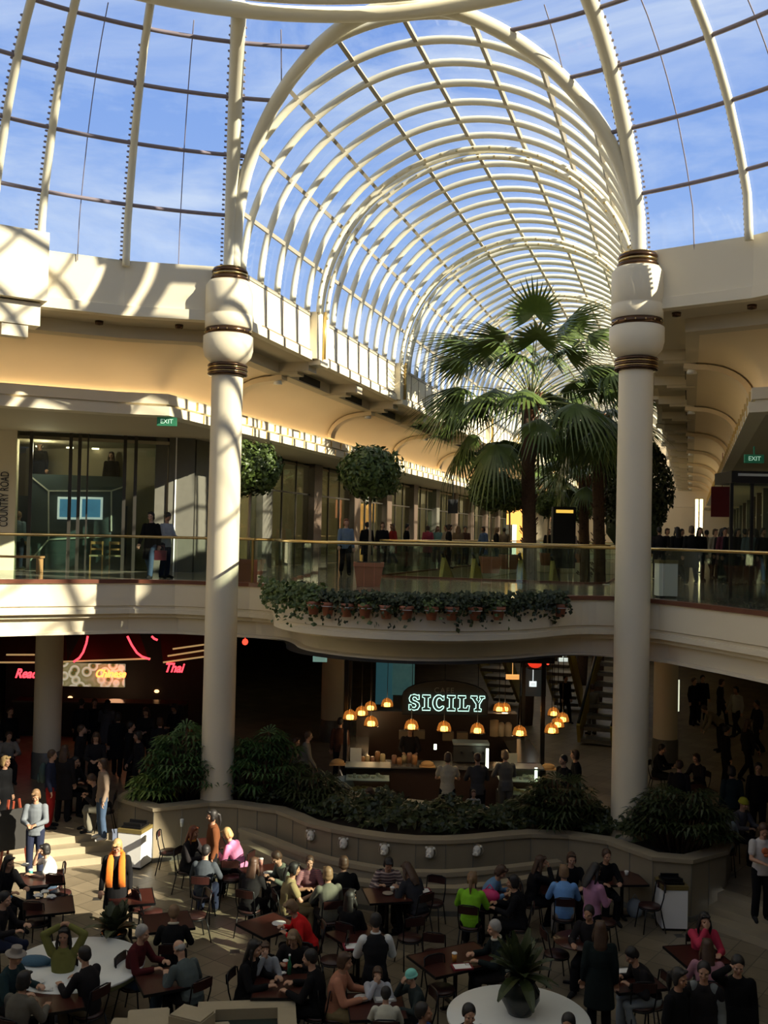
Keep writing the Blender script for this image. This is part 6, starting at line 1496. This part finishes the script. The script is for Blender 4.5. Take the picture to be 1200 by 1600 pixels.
o = find('person in a white printed'); S_ = body_meshes('stand_hold')['s']; mb = MB(); c_ = S_['pel']+S_['t']*.36; mb.ball((c_.x, c_.y-.128, c_.z), (.07, .022, .06), 12); mb.ball((c_.x+.02, c_.y-.13, c_.z-.08), (.05, .018, .03), 10); mb.build('shirt_print', mat('print_orange', (.5, .14, .05), .8, var=.6, scale=18), o)
# backpack on the navy man, strap, bag
mb = MB(); mb.ball((0, .17, 1.25), (.15, .10, .24), 14); mb.ball((0, .26, 1.15), (.11, .05, .12), 10)
o = mb.build('backpack', mat('pack_teal', (.03, .06, .06), .8)); o.location = find('man in a navy top').location; o.rotation_euler = find('man in a navy top').rotation_euler; tag(o, 'dark teal backpack on the back of the man in navy', 'backpack')
mb = MB(); mb.box((0, 0, .13), (.30, .10, .26)); mb.tube([(-.1, 0, .26), (-.08, 0, .38), (.08, 0, .38), (.1, 0, .26)], .01, 6); w = find('woman in black and jeans')
tag(mb.build('handbag', mat('plum_bag', (.16, .03, .04), .5), None, (w.location.x+.32, w.location.y-.05, 6.5), YAW), 'plum handbag carried by the woman walking before the clothes shop', 'bag')
q = at(765, 1403, .82); mb = MB(); mb.ball((0, 0, 0), (.19, .13, .12), 14); mb.tube([(-.1, 0, .08), (0, 0, .2), (.1, 0, .08)], .012, 6); tag(mb.build('pink_bag', mat('hot_pink', (.60, .03, .16), .6), None, (q.x, q.y, .86)), 'hot pink bag on the table beside the lime green top', 'bag')
q = at(992, 1412, .25); mb = MB(); mb.ball((0, 0, .16), (.16, .12, .2), 12); mb.tube([(-.06, 0, .33), (0, 0, .44), (.06, 0, .33)], .01, 5); tag(mb.build('shopping_bag', mat('pale_bag', (.30, .34, .36), .6), None, (q.x, q.y, 0)), 'pale plastic bag on the floor under the right wall table', 'bag')
# blue jacket on the left round table
q = at(55, 1503, .78); mb = MB(); mb.ball((0, 0, .04), (.25, .14, .07), 14); mb.ball((.25, .02, .0), (.2, .06, .03), 12); tag(mb.build('folded_jacket', mat('teal_cloth', (.05, .12, .19), .85, bump=.4), None, (q.x, q.y, .76), YAW-.1), 'teal jacket lying on the left round white table', 'jacket')
# ================================================================ EMPTY CHAIRS
for px, py, fc, lab in ((94, 1395, 170, 'empty chair with red back between the two left maroon tables'), (60, 1440, 175, 'empty dark chair in front of the wrappers table'), (218, 1418, 150, 'empty red-backed chair right of the orange scarf, nearer one'), (236, 1425, 110, 'empty red-backed chair right of the orange scarf, farther one'), (305, 1430, -60, 'empty chair right of the brown-haired person with white collar'),
   (362, 1372, 180, 'empty chair with pink seat below the bright pink top'), (264, 1330, 90, 'chair draped in black left of the red-haired woman'), (676, 1410, -20, 'empty chair turned to the fountain wall right of the charcoal coat'), (680, 1490, 170, 'empty chair at the left of the large dark table'), (690, 1545, 30, 'empty chair in front of the large dark table'),
   (870, 1490, 100, 'empty chair left of the round table with wrappers'), (1015, 1415, -80, 'empty chair by the right planter wall left of the white bin'), (520, 1500, -90, 'empty chair between the black sweater and the salmon sweater'), (640, 1465, 200, 'empty chair right of the waiter'), (1000, 1570, 180, 'empty chair at the lower right below the pale shirt tail'), (945, 1440, 100, 'empty chair behind the round table with wrappers')):
    empty_chair(px, py, fc, lab)
# ================================================================ TABLE THINGS
def cup(px, py, z, c, lab, h=.11, lid=True):
    q = at(px, py, z); t = thing('paper_cup', lab, 'cup', (q.x, q.y, z-.02), 0, 'paper cups on the tables')
    mb = MB(); mb.lathe([(0, 0), (.03, 0), (.042, h), (.038, h), (0, h-.01)], n=14); mb.build('body', mat('cup_%.2f' % (c[0]+c[1]), c, .6), t)
    if lid: mb = MB(); mb.lathe([(.044, h), (.044, h+.01), (.035, h+.018), (0, h+.018)], n=14); mb.build('lid', PWHITE, t)
Z = .76
cup(710, 1500, Z, (.60, .26, .04), 'orange paper cup on the large dark table', .12); cup(916, 1462, Z, (.6, .45, .38), 'pale paper cup with wrappers on the round dark table', .14); cup(408, 1350, Z, (.65, .3, .25), 'paper cup catching light left of the khaki top', .12)
cup(116, 1212, .45+Z, (.6, .12, .08), 'red paper cup on the raised table', .15); cup(284, 1290, Z, (.6, .62, .58), 'white paper cup by the planter wall', .15); cup(425, 1515, Z, (.55, .5, .5), 'white paper cup on the crowded table', .11); cup(446, 1512, Z, (.5, .06, .03), 'red paper cup on the crowded table', .12); cup(979, 1366, Z, (.6, .6, .55), 'white cup on the table by the right planter wall', .07)
cup(613, 1392, Z, (.5, .4, .3), 'small cup in front of the striped sweater', .08); cup(98, 1214, .45+Z, (.6, .5, .4), 'pale cup at the left of the raised table', .12); cup(48, 1366, Z, (.05, .3, .25), 'green cup by the child in white', .1)
def wrapper(px, py, z, s, lab, c=(.72, .72, .68)):
    q = at(px, py, z); mb = MB(); rnd = random.Random(int(px*7+py)); n = 14; vs_ = []
    for i in range(6):
        for k in range(n):
            th = pi*i/5; a = 2*pi*k/n; r = s*(.7+.6*rnd.random()); vs_.append((sin(th)*cos(a)*r, sin(th)*sin(a)*r*.8, (1-cos(th))*s*.35))
    fs = [(i*n+k, i*n+(k+1) % n, (i+1)*n+(k+1) % n, (i+1)*n+k) for i in range(5) for k in range(n)]
    mb.add(vs_, fs); tag(mb.build('crumpled_wrapper', mat('paper_%.2f' % c[0], c, .8), None, (q.x, q.y, z-.015)), lab, 'wrapper', 'crumpled paper on the tables')
for a in ((60, 1400, .09, 'crumpled white wrapper on the wrappers table, left'), (70, 1394, .08, 'crumpled white wrapper on the wrappers table, back'), (80, 1402, .09, 'crumpled white wrapper on the wrappers table, right')): wrapper(a[0], a[1], Z, a[2], a[3])
for a in ((40, 1352, .08, 'crumpled wrapper left of the child in white'), (442, 1520, .05, 'crumpled napkin in the middle of the crowded table'), (896, 1466, .08, 'crumpled wrapper at the left of the round dark table'), (906, 1460, .07, 'crumpled wrapper at the back of the round dark table'), (62, 1535, .08, 'crumpled napkin at the back of the bottom left table'), (76, 1546, .07, 'crumpled napkin in the middle of the bottom left table'), (444, 1452, .05, 'crumpled napkin by the red sweater'), (120, 1218, .08, 'crumpled wrapper on the raised table')): wrapper(a[0], a[1], Z if a[1] != 1218 else .45+Z, a[2], a[3])
wrapper(428, 1526, Z, .07, 'violet crumpled bag on the crowded table', (.38, .18, .42))
def plate(px, py, lab, c=(.72, .72, .7), r=.12, z=Z):
    q = at(px, py, z); mb = MB(); mb.lathe([(0, .004), (r*.6, .0), (r, .018), (r*.98, .024), (r*.6, .010), (0, .012)], n=22); tag(mb.build('plate', mat('plate_%.2f' % c[0], c, .35), None, (q.x, q.y, z-.012)), lab, 'plate', 'plates on the tables')
plate(436, 1443, 'white plate in front of the red sweater'); plate(566, 1560, 'white plate on the children table'); plate(484, 1372, 'plate in front of the plaid child', r=.11); plate(606, 1396, 'plate in front of the striped sweater', (.4, .33, .25), .1); plate(890, 1376, 'small white plate near the light blue sweater', r=.09); plate(420, 1364, 'bright plate left of the khaki top', r=.11)
def tray(px, py, lab, c, w=.36, d=.26, z=Z, paper=True):
    q = at(px, py, z); t = thing('serving_tray', lab, 'tray', (q.x, q.y, z-.018), YAW+.2); mb = MB(); mb.box((0, 0, .008), (w, d, .012))
    for a, b, e, f in ((0, d/2, w, .012), (0, -d/2, w, .012), (w/2, 0, .012, d), (-w/2, 0, .012, d)): mb.box((a, b, .014), (e, f, .022))
    mb.build('tray_body', mat('tray_%.2f' % c[0], c, .4), t)
    if paper: mb = MB(); mb.box((0, 0, .020), (w*.85, d*.8, .006)); mb.build('paper_sheet', PWHITE, t)
tray(658, 1392, 'maroon tray with white paper right of the charcoal coat', (.25, .02, .03)); tray(722, 1510, 'red tray with a napkin on the large dark table', (.26, .03, .04), .3, .2); tray(736, 1505, 'small tan box lid on the large dark table', (.24, .17, .09), .2, .12, paper=False); tray(973, 1517, 'white tray on the table beside the tall coat', (.5, .5, .48), .34, .16); tray(554, 1478, 'red tray with white paper held before the waiter', (.28, .03, .05), .34, .24); tray(600, 1558, 'white tray on the children table', (.5, .5, .5), .3, .24)
q = at(452, 1520, Z); t = thing('green_bottle', 'slim green bottle on the crowded table', 'bottle', (q.x, q.y, .742)); mb = MB(); mb.lathe([(0, 0), (.032, 0), (.033, .15), (.014, .21), (.014, .27), (0, .27)], n=14); mb.build('body', mat('green_glass', (.02, .16, .07), .15), t); mb = MB(); mb.lathe([(.016, .27), (.016, .29), (0, .29)], n=12); mb.build('cap', PWHITE, t)
q = at(16, 1412, .5); mb = MB(); mb.lathe([(0, 0), (.035, 0), (.035, .16), (.015, .2), (0, .21)], n=12); tag(mb.build('water_bottle', mat('blue_plastic', (.05, .30, .60), .25, emit=0), None, (q.x, q.y, .46)), 'bright blue bottle at the left edge beside the wrappers table', 'bottle')
# stroller by the cafe
q = at(532, 1262, .6); t = thing('stroller', 'baby stroller with pale canopy left of the pastry case', 'stroller', (q.x, q.y, .45), YAW+.6)
mb = MB()
for a0 in np.linspace(0, pi*.75, 7)[:-1]:
    a1 = a0+pi*.75/6
    mb.add([(-.22, -.28*cos(a0), .6+.32*sin(a0)), (.22, -.28*cos(a0), .6+.32*sin(a0)), (.22, -.28*cos(a1), .6+.32*sin(a1)), (-.22, -.28*cos(a1), .6+.32*sin(a1))], [(0, 1, 2, 3)])
mb.build('canopy', mat('stroller_pale', (.26, .32, .34), .7), t); mb = MB(); mb.box((0, .0, .42), (.4, .5, .06)); mb.box((0, .24, .62), (.4, .05, .4)); mb.build('seat', DARKW, t)
for sx in (-.24, .24):
    mb = MB(); mb.bar((sx, -.4, .12), (sx, .45, .95), .025, .025); mb.bar((sx, .35, .12), (sx, -.2, .7), .025, .025); mb.build('frame', PWHITE, t)
    for sy in (-.38, .36):
        mb = MB(); mb.tube([(sx-.02, sy, .1), (sx+.02, sy, .1)], .1, 14); mb.build('wheel', BLACK, t)
# dim fill lights added under the lower ceiling to lift the dark floor
for x, y, e in ((3.5, 30, 10), (5, 38, 12), (-1, 40, 8), (-18, 38, 5), (-8, 34, 4), (8, 28, 8)):
    ld = bpy.data.lights.new('lower_fill', 'POINT'); ld.energy = e; ld.color = (1, .80, .45); ld.shadow_soft_size = .15
    lo = bpy.data.objects.new('lower_fill', ld); COL.objects.link(lo); lo.location = (x, y, 4.5)
